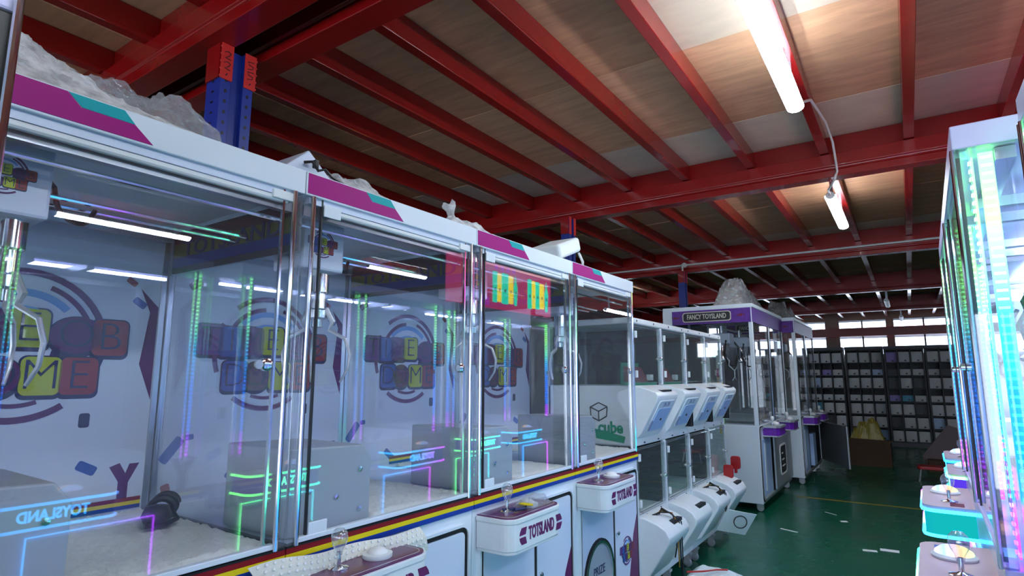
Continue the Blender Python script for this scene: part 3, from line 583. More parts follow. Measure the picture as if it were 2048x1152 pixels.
# ================================================================== CAPSULE MACHINES
def capsule_machine(label, loc, W=1.055, D=.62, samples=(False, False), logo_side=False, readers=(True, True)):
    r = thing('capsule_machine', label, 'capsule machine', loc)
    ZU0, ZU1, ZL0, ZL1 = 1.32, 1.712, .53, .945; pw = W/2
    MB().box(-D, 0, 0, W, .10, ZL0).build('base', 'white_plastic', r, bevel=.008); MB().box(-D, 0, 0, W, ZL1, ZU0).build('middle_body', 'white_plastic', r, bevel=.008)
    rf = MB().box(-D, .006, -.002, W+.002, ZU1, ZU1+.042).build('roof', 'white_plastic', r, bevel=.012, seg=3)
    for k in range(4): MB().lathe([(.007, 0), (.007, .002), (0, .003)], (.006, .08+k*.3, ZU1+.022), 10, Matrix.Rotation(PI/2, 3, 'Y')).build('roof_screw', 'dark_grey', rf)
    MB().box(-D, -D+.02, 0, W, ZL0, ZU1).build('back', 'white_plastic', r)
    for z0, z1 in ((ZL0, ZL1), (ZU0, ZU1)):
        for i in range(3):
            y = i*pw; MB().box(-.025, .004, max(0, y-.014), min(W, y+.014), z0, z1).build('post', 'white_plastic', r, bevel=.004)
        for y in (0, W-.006): MB().box(-D+.02, -.025, y, y+.006, z0, z1).build('side_glass', 'glass_green', r)
        MB().box(-D+.03, -.03, pw-.004, pw+.004, z0, z1).build('divider', 'dark_grey', r)
        MB().box(-D+.02, -D+.03, .01, W-.01, z0, z1).build('inner_back', 'mid_grey', r)
        for i in range(2):
            y0, y1 = i*pw+.02, (i+1)*pw-.02
            d = MB().ring(rrect(y0, y1, z0+.008, z1-.008, .02), rrect(y0+.014, y1-.014, z0+.022, z1-.022, .012), 'x', -.004, .008).build('door', 'acrylic', r); MB().prism(rrect(y0+.012, y1-.012, z0+.02, z1-.02, .012), 'x', 0, .004).build('pane', 'glass_green', d)
            for zz in (z0+.05, z1-.09): MB().box(.004, .018, y0+.012, y0+.032, zz, zz+.045).build('hinge', 'white_plastic', d, bevel=.003)
            sm(MB().lathe([(0, 0), (.012, 0), (.012, .012), (.007, .016), (0, .016)], (.008, y1-.03, (z0+z1)/2-.02), 12, Matrix.Rotation(PI/2, 3, 'Y')).build('lock', 'chrome', d))
    for i in range(2):
        y0, y1 = i*pw, (i+1)*pw
        # capsule wheel discs behind the lower panes
        sm(MB().lathe([(.02, 0), (.20, .0), (.205, .01), (.20, .02), (.02, .05)], (-.35, (y0+y1)/2, ZL0+.21), 24, Matrix.Rotation(PI/2, 3, 'Y')).build('capsule_wheel', pbr('wheel_green', '#5f7f74', .4).name, r))
        for nm, zt, pr, z0 in (('upper', ZU0, .15, ZL1+.045), ('lower', ZL0-.025, .19, .15)):
            # scalloped head: overhanging nose, sloping panel falling back to the body
            prof = [(-.01, zt-.005), (.02, zt-.004), (pr*.55, zt-.022), (pr*.9, zt-.04), (pr, zt-.062), (pr*.97, zt-.085), (.03, z0+.03), (.0, z0)]+[(-.01, z0)]
            if nm == 'lower': prof = [(-.01, zt+.02), (.03, zt+.02), (pr*.6, zt-.005), (pr*.88, zt-.035), (pr, zt-.075), (pr*.98, zt-.105), (pr*.9, zt-.13), (.05, z0+.03), (0, z0), (-.01, z0)]
            ya, yb = y0+.03, y0+.40; yc = (ya+yb)/2
            h = MB().prism(prof, 'y', ya, yb).build('dispenser_head', 'white_plastic', r, bevel=.014, seg=3); sm(h, .9)
            a = Vector((pr*.97, 0, zt-.085)); b = Vector((.03, 0, z0+.03)); dv = (b-a).normalized(); nr = Vector((-dv.z, 0, dv.x))
            if nr.x < 0: nr = -nr
            Mx = Matrix(((0, -dv.x, nr.x, 0), (1, 0, 0, 0), (0, -dv.z, nr.z, 0), (0, 0, 0, 1))); Mx.translation = (a+b)/2+Vector((0, yc, 0))
            Ln = (b-a).length
            if nm == 'lower':
                MB().box(pr*.35, pr*.85, yc-.02, yc+.13, zt-.036, zt-.012).build('cable_hole', 'dark_grey', h); continue
            fr = MB().prism(rrect(-.13, .15, -Ln*.46, Ln*.46, .02), 'z', 0, .006).xf(Mx).build('panel_frame', 'white_paint', h, bevel=.003)
            p = MB().prism(rrect(-.10, .12, -Ln*.40, Ln*.24, .012), 'z', .006, .009).xf(Mx).build('instruction_panel', 'panel_blue', fr)
            MB().prism(rrect(-.135, -.115, -Ln*.38, -Ln*.1, .004), 'z', .006, .014).xf(Mx).build('coin_lever', 'text_grey', fr); MB().prism(ell(.01, -Ln*.08, .009, .009, 10), 'z', .009, .014).xf(Mx).build('button', 'dark_grey', p)
            t = MB(); v, f = text_geo('JN 28', .045, .0008); t.add([tuple(Mx @ Vector((q[0]+.01, q[1]+Ln*.35, .0065+q[2]))) for q in v], f); t.build('lettering', 'text_grey', fr)
            MB().box(pr*.62, pr*.92, yc-.06, yc+.10, zt-.038, zt-.028).build('slot', 'dark_grey', h)
            if nm == 'upper' and readers[i]: MB().box(.0, .06, yb+.03, yb+.075, ZL1+.06, ZL1+.17).build('card_reader', 'black', r, bevel=.004)
        if samples[i]:
            s = MB().box(-.16, -.03, y0+.20, y0+.50, ZU0+.0, ZU0+.02).box(-.17, -.16, y0+.20, y0+.50, ZU0, ZU0+.15).build('sample_stand', 'green_plastic', r); MB().prism([(-.155, ZU0+.02), (-.06, ZU0+.02), (-.11, ZU0+.12), (-.155, ZU0+.125)], 'y', y0+.22, y0+.42).build('sample_card', 'maroon', s)
            MB().box(-.08, -.05, y0+.44, y0+.49, ZU0+.03, ZU0+.07).build('price_tag', 'paper', s)
        else: MB().box(-.40, -.05, y0+.05, y1-.05, ZU0+.012, ZU0+.02).build('shelf', 'green_plastic', r)
        for z in (ZL1+.012, ZL0-.012):
            for q in (.15, .40): MB().box(0, .003, y0+q, y0+q+.02, z, z+.008).build('vent_slot', 'dark_grey', r)
    for y in (.08, W/2, W-.08):
        for x in (-.02, -D+.06):
            w = MB().lathe([(0, -.012), (.012, -.012), (.028, -.01), (.03, -.006), (.03, .006), (.028, .01), (.012, .012), (0, .012)], (x, y, .03), 16, Matrix.Rotation(PI/2, 3, 'X')); w.box(x-.02, x+.02, y-.022, y-.017, .028, .09).box(x-.02, x+.02, y+.017, y+.022, .028, .09).box(x-.03, x+.03, y-.025, y+.025, .085, .10)
            w.build('caster', 'steel_trim', r)
    if logo_side:
        s = MB()
        for (p, q) in (((-.30, .16), (-.24, .19)), ((-.24, .19), (-.18, .165)), ((-.18, .165), (-.24, .135)), ((-.24, .135), (-.30, .16)), ((-.30, .16), (-.295, .10)), ((-.24, .135), (-.24, .075)), ((-.18, .165), (-.185, .105)), ((-.295, .10), (-.24, .075)), ((-.24, .075), (-.185, .105)), ((-.46, .09), (-.40, .075)), ((-.40, .075), (-.33, .09)), ((-.33, .09), (-.295, .10))):
            s.tube([(p[0], -.001, 1.02+p[1]), (q[0], -.001, 1.02+q[1])], .0035, 6)
        s.build('cube_drawing', 'dark_grey', r)
        bd = MB().prism([(-.27, 1.045), (-.06, 1.005), (-.07, .965), (-.26, .985)], 'y', -.002, 0).build('logo_plate', 'green_plastic', r)
        t = MB(); text(t, 'cube', .10, (-.16, -.003, 1.055), FNY, .9, .0015, .003); t.build('lettering', 'green_plastic', r)
    return r
capsule_machine('white capsule vending machine beside the claw machines, two red sample cards in its upper windows', (-1.44, 3.468, 0), samples=(True, True), logo_side=True, readers=(False, True))
capsule_machine('white capsule vending machine next to the machine with the fancy toysland sign', (-1.44, 4.53, 0), readers=(True, True))
# wires, cards and red clips on the capsule machines
def wire_bunch(x, y, z, label, drop=.5):
    r = thing('wire_bunch', label, 'wires', (x, y, z))
    for k in range(4):
        a = k*.8
        pts = [(-.06+.01*k, -.10+.015*k, .015), (-.02, -.05+.02*math.sin(a), .03+.008*k), (.03, .0+.015*math.cos(a), .02), (.06+.006*k, .02*k-.02, -.03), (.065+.005*k, .02*k-.02, -drop*(.4+.2*k)), (.055+.02*math.sin(a), .03*k-.03, -drop*(.55+.15*k))]
        sm(MB().tube(pts, .0045, 6).build('wire', ('cable_black', 'brass', 'cable_black', 'dark_grey')[k], r))
wire_bunch(-1.345, 3.72, .505, 'tangled wires spilling out of the nearest lower dispenser', .42); wire_bunch(-1.345, 4.80, .505, 'dark wires spilling from the third lower dispenser', .2)
r = thing('control_card', 'white card with a coiled wire hanging from the lower dispenser', 'card', (-1.20, 4.86, .27), -.75)
MB().box(-.002, .002, -.14, .14, -.11, .09).xf(Matrix.Rotation(.5, 4, 'Y') @ Matrix.Rotation(-.25, 4, 'X')).build('card', 'paper', r)
sm(MB().tube([(.03+.03*math.cos(t)*.3, .01+.05*math.cos(t), .0+.045*math.sin(t)) for t in np.linspace(0, 12, 40)], .004, 6).build('coil', 'ink_black', r))
for i, (y, z, lab) in enumerate(((5.50, .62, 'upper red plastic clip on the capsule machine edge'), (5.36, .56, 'lower red plastic clip on the capsule machine ledge'))):
    o = MB().prism(rrect(-.04, .04, -.055, .055, .02), 'y', 0, .03).box(-.012, .012, 0, .02, -.09, -.05).build('clip', 'red_plastic', None, bevel=.004); o.location = (-1.345-.03*i, y, z); tag(o, lab, 'clip')
o = crumple('white_cover', 'white plastic cover lying on the green floor by the capsule machines', -1.40, -1.08, 3.95, 4.45, .002, .05, 'white_plastic', 26, .25, None, 'cover')
sm(tag(MB().tube([(-1.36, 4.10, .07), (-1.27, 4.17, .072), (-1.2, 4.26, .072), (-1.14, 4.3, .07)], .006, 6).build('red_cord', 'red_plastic', None), 'red cord lying on the white cover', 'cord'))

# ================================================================== DOUBLE CLAW MACHINES WITH THE PURPLE SIGN
def fancy_machine(label, loc, door_open):
    W, D = 1.74, .97; r = thing('claw_machine', label, 'claw machine', loc)
    zb, zg, zt = .09, .87, 2.06
    MB().box(-D, 0, 0, W, zb, zg).build('base_cabinet', 'white_paint', r, bevel=.006)
    ro, ri = rrect(.02, W-.02, zb+.015, zg-.012, .05), rrect(.032, W-.032, zb+.027, zg-.024, .045); MB().ring(ro, ri, 'x', 0, .006).build('black_trim', 'rubber', r)
    rj = rrect(.05, W-.05, zb+.045, zg-.042, .04); MB().ring(ri, rj, 'x', 0, .012).build('front_frame', 'steel_trim', r)
    MB().box(.0, .008, .09, .50, .16, .72).build('coin_panel', 'panel_blue', r); MB().box(.008, .012, .16, .22, .2, .68).build('panel_strip', 'white_paint', r)
    MB().box(-.001, .002, .56, 1.66, .14, .72).build('dark_interior_sheet', 'dark_grey', r)  # flat dark sheet on the solid cabinet, painting the shade of an open interior
    o = MB().box(0, .022, -1.06, 0, .15, .71).build('door', 'steel_trim', r, bevel=.006); o.location = (.012, 1.655, 0)
    if door_open: o.rotation_euler = (0, 0, .42); MB().box(.003, .05, .60, .85, .18, .6).build('coin_box', 'panel_blue', r)
    MB().prism(rrect(-.78, -.44, .28, .58, .05), 'x', .022, .026).build('door_plate', 'black', o); MB().ring(rrect(-.80, -.42, .26, .60, .06), rrect(-.78, -.44, .28, .58, .05), 'x', .022, .028).build('plate_rim', 'paper', o)
    t = MB()
    for q in range(3): t.box(.026, .028, -.7, -.52-.05*q, .35+.07*q, .365+.07*q)
    t.build('plate_marks', 'paper', o, kind='stuff')
    for k, (a, b) in enumerate(((.09, .86), (.98, 1.66))):
        c = MB().prism([(0, a+.10), (.13, a+.10), (.16, a+.14), (.16, a+.46), (.13, a+.50), (0, a+.50)], 'z', .76, .84).build('console', 'glitter_purple', r)
        for z0, z1 in ((.748, .76), (.84, .86)): MB().prism([(0, a+.09), (.135, a+.09), (.17, a+.135), (.17, a+.465), (.135, a+.51), (0, a+.51)], 'z', z0, z1).build('console_edge', 'steel_trim', c)
        joystick(c, .08, a+.2, .86, .9, 'white_plastic'); sm(MB().lathe([(.04, 0), (.042, .012), (.03, .028), (.0, .034)], (.08, a+.36, .86), 16).build('button', 'paper', c), 1.2)
    for y in (0, W/2-.02, W-.04):
        MB().box(-.04, 0, y, y+.04, zg, zt).build('corner_post', 'white_paint' if y != W/2-.02 else 'alu', r, bevel=.004); MB().box(-D, -D+.04, y, y+.04, zg, zt).build('corner_post', 'white_paint', r, bevel=.004)
    for y in (.06, W/2-.05, W/2+.05, W-.06): MB().box(-.012, .0, y-.006, y+.006, zg, zt).build('glass_edge', 'dark_grey', r)
    for a, b in ((.04, W/2-.02), (W/2+.02, W-.04)): MB().box(-.012, -.007, a, b, zg, zt).build('front_glass', 'glass', r)
    for y in (.012, W-.017): MB().box(-D+.04, -.04, y, y+.005, zg, zt-.13).build('side_glass', 'glass', r)
    MB().box(-D+.01, -D+.02, .04, W-.04, zg, zt).build('back_panel', 'mid_grey', r)
    MB().box(-D, .01, 0, W, zt+.05, zt+.09).build('roof', 'white_paint', r, bevel=.004); MB().box(-D, .0, .0, W, zt, zt+.05).build('roof_box', 'white_paint', r)
    MB().box(-D-.0, -D+.11, -.004, .01, zt-.13, zt+.05).build('sign_end', 'white_paint', r)
    s = MB().box(-D+.11, -.01, -.008, .008, zt-.11, zt+.045).build('sign_board', 'sign_purple', r)
    zs = zt-.03
    MB().ring(rrect(-.74, -.21, zs-.055, zs+.055, .03), rrect(-.73, -.22, zs-.045, zs+.045, .024), 'y', -.011, -.008).build('sign_border', 'sign_cream', s)
    MB().prism(rrect(-.73, -.22, zs-.045, zs+.045, .024), 'y', -.0095, -.008).build('sign_plate', 'dark_grey', s)
    t = MB(); text(t, 'FANCY TOYSLAND', .075, (-.475, -.0105, zs), FNY, .66, .0015, .0016); t.build('lettering', 'sign_cream', s)
    for cx in (-.82, -.11):
        t = MB().prism(ell(cx, zs, .018, .014, 10), 'y', -.011, -.008)
        for q in (-1, 1): t.prism([(cx+q*.01, zs), (cx+q*.05, zs+.014), (cx+q*.03, zs-.002), (cx+q*.045, zs-.012)], 'y', -.010, -.008)
        t.build('sign_ornament', 'maroon', s)
    f = MB().box(.0, .003, .0, W, zt-.11, zt+.045).build('sign_board', 'sign_purple', r)
    for k, y0 in enumerate((.25, 1.1)):
        cb = MB().box(-.52, -.30, y0, y0+.2, 1.74, 1.86).build('carriage', 'white_panel', r, bevel=.01); MB().tube([(-.41, y0+.1, 1.86), (-.41, y0+.1, 1.95)], .02, 10).build('carriage_mount', 'alu', r)
        cl = sm(MB().lathe([(0, 1.74), (.035, 1.74), (.035, 1.64), (.045, 1.62), (.045, 1.56), (.02, 1.54), (0, 1.54)], (-.41, y0+.1, 0), 16).build('claw', 'chrome', r))
        for q in range(3):
            a = 2*PI*q/3; sm(MB().tube([(-.41+math.cos(a)*w, y0+.1+math.sin(a)*w, z) for w, z in ((.03, 1.6), (.07, 1.55), (.06, 1.5), (.12, 1.44), (.12, 1.37), (.09, 1.33))], .007, 7).build('claw_arm', 'steel_trim', cl))
        sm(MB().tube([(-.36, y0+.18, 1.84), (-.26, y0+.24, 1.7), (-.30, y0+.22, 1.5), (-.36, y0+.12, 1.5), (-.38, y0+.05, 1.62), (-.34, y0+.0, 1.78)], .012, 8).build('carriage_cable', 'cable_black', r)); MB().tube([(-.5, .03, 1.95), (-.5, W-.03, 1.95)], .012, 8).build('rail', 'alu', r)
    MB().box(-.93, -.04, .05, W-.05, zg, zg+.01).build('case_floor', 'grey_plastic', r); ch = MB().box(-.40, -.06, .06, .40, zg+.01, zg+.30).build('chute_box', 'glass_green', r)
    for y in (.10, W-.10):
        for x in (-.05, -D+.10):
            w = MB().lathe([(0, -.014), (.03, -.014), (.036, -.008), (.036, .008), (.03, .014), (0, .014)], (x, y, .037), 16, Matrix.Rotation(PI/2, 3, 'X')); w.box(x-.03, x+.03, y-.024, y-.018, .03, .085).box(x-.03, x+.03, y+.018, y+.024, .03, .085).box(x-.035, x+.035, y-.03, y+.03, .08, .092).build('caster', 'steel_trim', r)
    return r
fancy_machine('large white claw machine with purple fancy toysland sign on its near side', (-1.335, 6.5, 0), False)
fancy_machine('farther white claw machine behind the fancy toysland one, its door swung open', (-1.21, 8.42, 0), True)
zf = 2.151
crumple('wrapped_bundle', 'shiny grey plastic bundle on the roof of the fancy toysland machine', -1.75, -1.42, 6.55, 7.9, zf, .30, 'wrap_dark', 34, .35, lambda a, b: np.interp(b, [0, .2, .5, 1], [1.0, 1.1, .8, .35]), 'plastic wrap')
crumple('wrapped_bundle', 'grey plastic bundle on the roof of the farther claw machine', -1.6, -1.3, 8.5, 9.9, zf, .26, 'wrap_dark', 30, .4, lambda a, b: np.interp(b, [0, .15, .35, .5, 1], [.7, 1.1, .5, .9, .3]), 'plastic wrap')
# rainbow column sticker behind the capsule machines
r = thing('price_strip', 'narrow colourful rainbow strip standing at the end of the capsule machines', 'sign', (-1.68, 6.42, 0))
cols = ['#e6c81e', '#58b04a', '#5fb8e0', '#d4477a', '#57c9a8', '#d5e36a', '#e8b21c', '#d0268a']
MB().box(-.004, .004, .004, .01, 0, 1.46).build('pole', 'alu', r)
for k, c_ in enumerate(cols): MB().box(-.028, .028, 0, .004, .78+k*.085, .86+k*.085).build('strip_block', pbr('strip_%d' % k, c_, .5).name, r)
MB().box(-.028, .028, 0, .004, 1.46, 1.60).build('strip_block', 'paper', r)

# ================================================================== FAR LOCKERS
pbr('cell_lime', '#aebd2a', .5); pbr('cell_cyan', '#58b6d8', .5); pbr('cell_lilac', '#a99ae6', .5)
def lockers(label, x0, cols_, y=14.0, seed=1):
    rd = random.Random(seed); w = .212; W = cols_*w+.04; r = thing('display_cabinet', label, 'cabinet', (x0, y, 0), 0, 'grid cabinets by the far windows')
    H = 1.95; rows = 7; ch = (H-.14)/rows
    MB().box(0, W, .40, .42, .05, H).build('back', 'dark_grey', r); MB().box(0, W, -.01, .42, H-.03, H+.03).build('top', 'mid_grey', r); MB().box(0, W, 0, .42, 0, .09).build('plinth', 'mid_grey', r)
    for i in range(cols_+1): q = .02 if 0 < i < cols_ else .03; MB().box(.02+i*w-q*.5, .02+i*w+q*.5, 0, .4, .09, H-.03).build('upright', 'dark_grey', r)
    for j in range(rows+1): MB().box(.02, W-.02, 0, .4, .085+j*ch, .105+j*ch).build('shelf', 'dark_grey', r)
    for i in range(cols_):
        for j in range(rows):
            u0, z0 = .02+i*w+.018, .105+j*ch; u1, z1 = u0+w-.032, z0+ch*(.78 if j not in (3, 5) else .45); p = rd.random(); dp = .05 if p < .72 else .18
            mt = 'locker_panel' if p < .72 else rd.choice(['mid_grey', 'panel_blue', 'cell_lime', 'cell_cyan', 'locker_panel', 'cell_lilac', 'mid_grey'])
            o = MB().box(u0, u1, dp, dp+.02, z0, z1).build('cell_panel', mt, r); MB().prism(ell((u0+u1)/2+.02, z0+.03, .02, .016, 10), 'y', dp-.03, dp).build('knob', 'black', o)
    return r
lockers('grid cabinet of white cells directly behind the yellow plastic bag', -1.09, 3, seed=3); lockers('grid cabinet of white cells just right of the yellow plastic bag', -.405, 3, seed=5); lockers('rightmost grid cabinet, partly behind the glowing right-hand machine', .275, 3, seed=8); lockers('leftmost dim grid cabinet, partly behind the farther claw machine', -1.80, 3, seed=11)
# box with a yellow plastic bag, leaning board, stool
r = thing('cardboard_box', 'brown cardboard box on the dark floor before the far cabinets', 'box', (-.95, 10.75, 0))
MB().box(0, .62, 0, .02, 0, .36).box(0, .62, .43, .45, 0, .36).box(0, .02, .02, .43, 0, .36).box(.60, .62, .02, .43, 0, .36).box(.02, .60, .02, .43, 0, .02).build('box_body', 'cardboard', r)
MB().prism([(0, .36), (.62, .36), (.66, .40), (-.03, .42)], 'y', -.02, 0).build('flap', 'cardboard', r)
o = crumple('plastic_bag', 'crumpled yellow plastic bag in the cardboard box', -.92, -.36, 10.80, 11.15, .30, .42, 'yellow_bag', 26, .45, lambda a, b: np.interp(a, [0, .3, .7, 1], [.4, .8, 1.0, .3]), 'bag')
r = thing('leaning_board', 'grey cardboard sheet leaning by the right machines', 'board', (.10, 10.9, 0)); MB().prism([(0, 0), (.42, 0), (.42, .62), (.30, .66), (-.04, .2)], 'y', 0, .03).build('sheet', 'card_grey', r); MB().box(.02, .40, -.25, 0, 0, .16).build('box', 'cardboard', r)
r = thing('stool', 'low red plastic stool on the green floor by the right machines', 'stool', (.14, 9.7, 0))
MB().prism(rrect(-.16, .16, -.13, .13, .04), 'z', .16, .2).build('seat', 'red_plastic', r, bevel=.008)
for sx in (-1, 1):
    for sy in (-1, 1): MB().tube([(sx*.12, sy*.09, .16), (sx*.15, sy*.11, 0)], .014, 8).build('leg', 'chrome', r)
for i, (x, y, a, w, h, lab) in enumerate(((-.38, 5.64, .2, .10, .05, 'white paper scrap, left of the pair on the floor'), (-.25, 5.73, .05, .13, .07, 'white paper scrap, right of the pair on the floor'), (-.64, 6.6, .4, .06, .05, 'small square paper scrap in the middle of the floor'), (-1.02, 5.95, 1.2, .02, .16, 'thin white strip lying near the caster'), (-.78, 6.9, .9, .012, .14, 'thin pale strip farther along the aisle floor'))):
    o = MB().box(-w/2, w/2, -h/2, h/2, 0, .002).build('paper_scrap', 'paper', None); o.location = (x, y, .001); o.rotation_euler = (0, 0, a); tag(o, lab, 'paper')

# ================================================================== RIGHT ROW: LIT CLAW MACHINES
def lit_machine(label, loc, rz, W, consoles, doors, D=.86, posts=()):
    r = thing('claw_machine', label, 'claw machine', loc, rz); zg, z1, zt = .95, 1.938, 2.0
    MB().box(-D, 0, 0, W, .10, .95).build('base_cabinet', 'lilac_paint', r, bevel=.006)
    hb = MB().box(-D, .004, -.002, W+.002, z1, zt).build('header_box', 'lilac_paint', r, bevel=.003)
    ys = [0.0, W-.028]+[p for p in posts]
    for y in ys:
        MB().box(-.028, 0, y, y+.028, zg, z1).build('corner_post', 'acrylic', r, bevel=.003)
        for q in (.004, .024): sm(MB().tube([(.004, y+q, zg), (.004, y+q, z1)], .005, 8).build('post_bead', 'chrome', r))
    for y in (0.0, W-.028): MB().box(-D, -D+.028, y, y+.028, zg, z1).build('corner_post', 'alu', r, bevel=.003)
    ed = sorted(ys); 
    for a, b in zip(ed[:-1], ed[1:]):
        MB().box(-.012, -.007, a+.03, b-.002, zg, z1).build('front_glass', 'glass', r)
        for yy in (a+.075, b-.05): MB().box(-.014, -.004, yy-.004, yy+.004, zg, z1).build('glass_edge', 'dark_grey', r)
        sm(MB().lathe([(0, 0), (.015, 0), (.015, .012), (0, .016)], (-.005, a+.12, 1.41), 14, Matrix.Rotation(PI/2, 3, 'Y')).build('glass_lock', 'chrome', r))
    for y in (.004, W-.009): MB().box(-D+.028, -.028, y, y+.005, zg, z1).build('side_glass', 'glass', r)
    bp = MB().box(-D+.01, -D+.02, .03, W-.03, zg, z1).build('back_panel', 'white_panel', r)
    for k, p in enumerate(consoles): logo(bp, (p[0]+p[1])/2, 1.45, .2, -D+.02)
    for y in [.03, W-.05]+[p-.03 for p in posts]:
        s = MB().box(-.078, -.048, y, y+.003, zg+.01, z1-.004).build('led_strip', 'led_glow', r)
        d = MB(); n = 46
        for i in range(n): z = zg+.02+i*(z1-zg-.04)/(n-1); d.box(-.074, -.052, y-.002, y+.005, z, z+.0065)
        y2 = y+(.035 if y < W*.5 and y < .1 else -.035)
        for i in range(n): z = zg+.02+i*(z1-zg-.04)/(n-1); d.box(-.036, -.030, y2-.009, y2+.009, z, z+.0065)
        d.build('diodes', 'led_rgb', s, kind='stuff'); MB().box(-.040, -.036, y2-.012, y2+.012, zg+.01, z1-.004).build('led_strip', 'led_glow', r)
    for (a, b) in consoles:
        pr, zc, zb, rr = .165, .885, .775, .05
        def outline(e=0):
            p = [(0, a-e)]
            for k in range(7): t = -PI/2+PI/2*k/6; p.append((pr-rr+(rr+e)*math.cos(t), a+rr+(rr+e)*math.sin(t)))
            for k in range(7): t = PI/2*k/6; p.append((pr-rr+(rr+e)*math.cos(t), b-rr+(rr+e)*math.sin(t)))
            p.append((0, b+e)); return p
        c = MB().prism(outline(-.006), 'z', zb, zc-.014).build('console', 'led_face', r); MB().prism(outline(0), 'z', zc-.014, zc).build('console_top', 'console_print', c)
        for z in (zc-.018, zb): sm(MB().tube([(p[0], p[1], z) for p in outline(.001)], .0065, 5).build('rim_light', 'led_rim', c))
        t = MB(); text(t, 'TOYSLAND', .06, (pr-.005, (a+b)/2, (zb+zc)/2-.008), FX, .8, .0012, .002); t.build('lettering', 'led_text', c)
        MB().box(.03, .075, b-.10, b-.03, zc, zc+.001).build('top_label', 'maroon', c); MB().box(.1, .13, a+.04, a+.10, zc, zc+.001).build('top_label', 'ink_blue', c)
        joystick(c, .075, b-.12, zc, 1.0); ym = a+.35*(b-a)
        sm(MB().lathe([(.052, 0), (.054, .006), (.046, .012)], (.085, ym, zc), 22).build('button_ring', 'white_plastic', c)); sm(MB().lathe([(.046, .010), (.044, .018), (.03, .028), (.012, .033), (0, .034)], (.085, ym, zc), 22).build('button', 'led_dome', c), 1.2)
    for (a, b) in doors:
        MB().box(0, .008, a, b, .16, .70).build('door', 'lilac_paint', r, bevel=.004); sm(MB().tube([(.01, a, .15), (.01, a, .71), (.01, b, .71), (.01, b, .15)], .0045, 4).build('door_light', 'led_rim', r))
    for y0 in [W*.62]+([W*.2] if W > 1.2 else []):
        cb = MB().box(-.50, -.28, y0, y0+.2, 1.72, 1.86).build('carriage', 'white_panel', r, bevel=.01); sm(MB().lathe([(0, 1.72), (.035, 1.72), (.035, 1.62), (.02, 1.6), (.02, 1.56), (0, 1.56)], (-.38, y0+.1, 0), 16).build('claw', 'chrome', r))
        for q in range(3):
            t = 2*PI*q/3; sm(MB().tube([(-.38+math.cos(t)*w, y0+.1+math.sin(t)*w, z) for w, z in ((.03, 1.6), (.06, 1.55), (.05, 1.52), (.11, 1.47), (.115, 1.40), (.085, 1.36))], .007, 7).build('claw_arm', 'steel_trim', r))
        MB().box(-D+.05, -.05, y0-.03, y0+.0, 1.88, 1.91).build('rail', 'alu', r); MB().box(-D+.05, -.05, y0+.2, y0+.23, 1.88, 1.91).build('rail', 'alu', r)
        sm(MB().tube([(-.3, y0+.21, 1.8), (-.22, y0+.26, 1.66), (-.25, y0+.3, 1.5), (-.33, y0+.28, 1.46), (-.4, y0+.2, 1.6)], .012, 8).build('carriage_cable', 'cable_black', r))
    for xx in (-.10, -D+.08): MB().box(xx-.02, xx+.02, .03, W-.03, 1.905, 1.935).build('rail', 'alu', r)
    t = MB().box(-.36, -.34, .08, W-.08, 1.915, 1.93).build('case_lamp', 'tube_small', r)
    MB().box(-.40, -.05, W-.40, W-.04, .955, 1.16).build('chute_box', 'acrylic', r)
    for y in (.08, W-.08):
        for x in (-.07, -D+.08): MB().lathe([(0, 0), (.022, 0), (.022, .02), (0, .02)], (x, y+.01, .026), 14, Matrix.Rotation(PI/2, 3, 'X')).box(x-.02, x+.02, y-.02, y+.02, .05, .10).build('caster', 'steel_trim', r)
    foam = None
    return r
rainbow('led_face', 1, [(0, '#0a3fd0'), (.1, '#0a48d0'), (.28, '#0a62c8'), (.40, '#10b09c'), (.6, '#0a50c0'), (.75, '#0a48d0'), (1, '#5a30d0')], 0, 1.74, .75); MATS['led_face'].cycles.emission_sampling = 'NONE'
rainbow('led_dome', 0, [(0, '#60ff90'), (.4, '#ffb080'), (.7, '#80c0ff'), (1, '#c0a0ff')], .03, .14, 1.6); MATS['led_dome'].cycles.emission_sampling = 'NONE'
lit_machine('glowing claw machine at the right edge with colour-changing light strips and two lit consoles', (.175, 3.5, 0), PI-.021, 1.74, [(.15, .66), (1.26, 1.72)], [(.15, .62), (1.2, 1.66)], posts=(.86,))
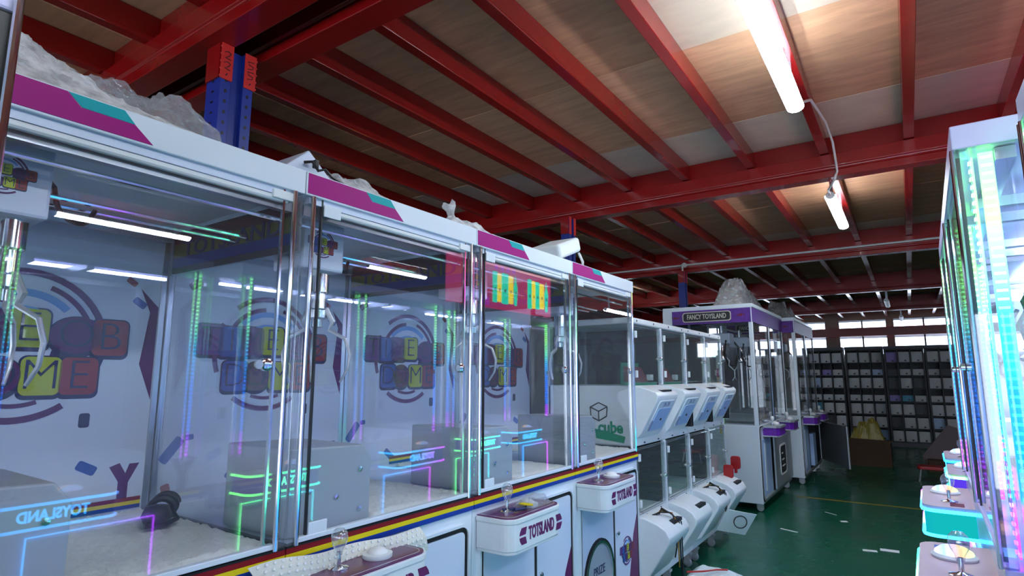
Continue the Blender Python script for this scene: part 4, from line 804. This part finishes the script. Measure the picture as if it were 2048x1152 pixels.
lit_machine('farther glowing claw machine, its two lit consoles showing behind the nearer right machine', (.32, 5.45, 0), PI-.021, 1.74, [(.50, .98), (1.22, 1.66)], [(.15, .62), (1.2, 1.66)], posts=(.86,))
lit_machine('glowing claw machine beside the viewer, seen as a reflection in the left glass', (.255, 1.66, 0), PI, .92, [(.42, .90)], [(.2, .7)])
lit_machine('glowing claw machine beyond the right row, hidden behind the nearer ones', (.36, 7.3, 0), PI-.021, 1.74, [(.15, .66), (1.2, 1.66)], [(.15, .62), (1.2, 1.66)], posts=(.86,)) if False else None

# backlit magenta sign standing on the second right machine, mirrored in the left glass
r = thing('lit_sign', 'backlit magenta sign with teal and yellow lettering, mirrored in the third claw machine', 'sign', (.33, 3.74, 2.003))
MB().box(0, .05, 0, 1.70, .01, .44).build('sign_box', 'poster_magenta', r, bevel=.004)
for y in (.2, 1.5): MB().box(.0, .05, y, y+.04, 0, .01).build('foot', 'dark_grey', r)
T, Yl = 'poster_teal', 'poster_yellow'
def sign_word(y0, z0, letters):
    for c, w, h, drop in letters:
        sh = [(y0+w*.5+w*.5*q[0], z0+h*.5*q[1]) for q in ((0, 1), (.35, .55), (.9, .2), (.7, -.2), (.55, -.9), (0, -1), (-.55, -.9), (-.7, -.2), (-.9, .2), (-.35, .55))] if drop else rrect(y0, y0+w, z0-h/2, z0+h/2, .012, 3)
        b = MB().prism(sh, 'x', -.006, 0).build('sign_letter', c, r)
        MB().box(-.008, -.006, y0+w*.38, y0+w*.62, z0-h*.12, z0-h*.02).build('letter_mark', 'ink_navy', b); y0 += w+.008
sign_word(.62, .215, [(T, .07, .30, 0), (Yl, .06, .28, 0), (T, .11, .30, 0), (Yl, .075, .28, 0), (T, .075, .31, 1)])
sign_word(1.23, .215, [(T, .075, .31, 0), (Yl, .06, .29, 0), (T, .075, .29, 0), (Yl, .085, .27, 0), (T, .085, .33, 1)])
for k in range(9): MB().box(-.003, 0, .18+.045*k, .20+.045*k, .03, .20-.012*k).build('sign_streak', 'poster_purple', r)
for k in range(4): MB().box(-.003, 0, .66+.1*k, .70+.1*k, .385, .43).build('sign_streak', 'poster_purple', r)
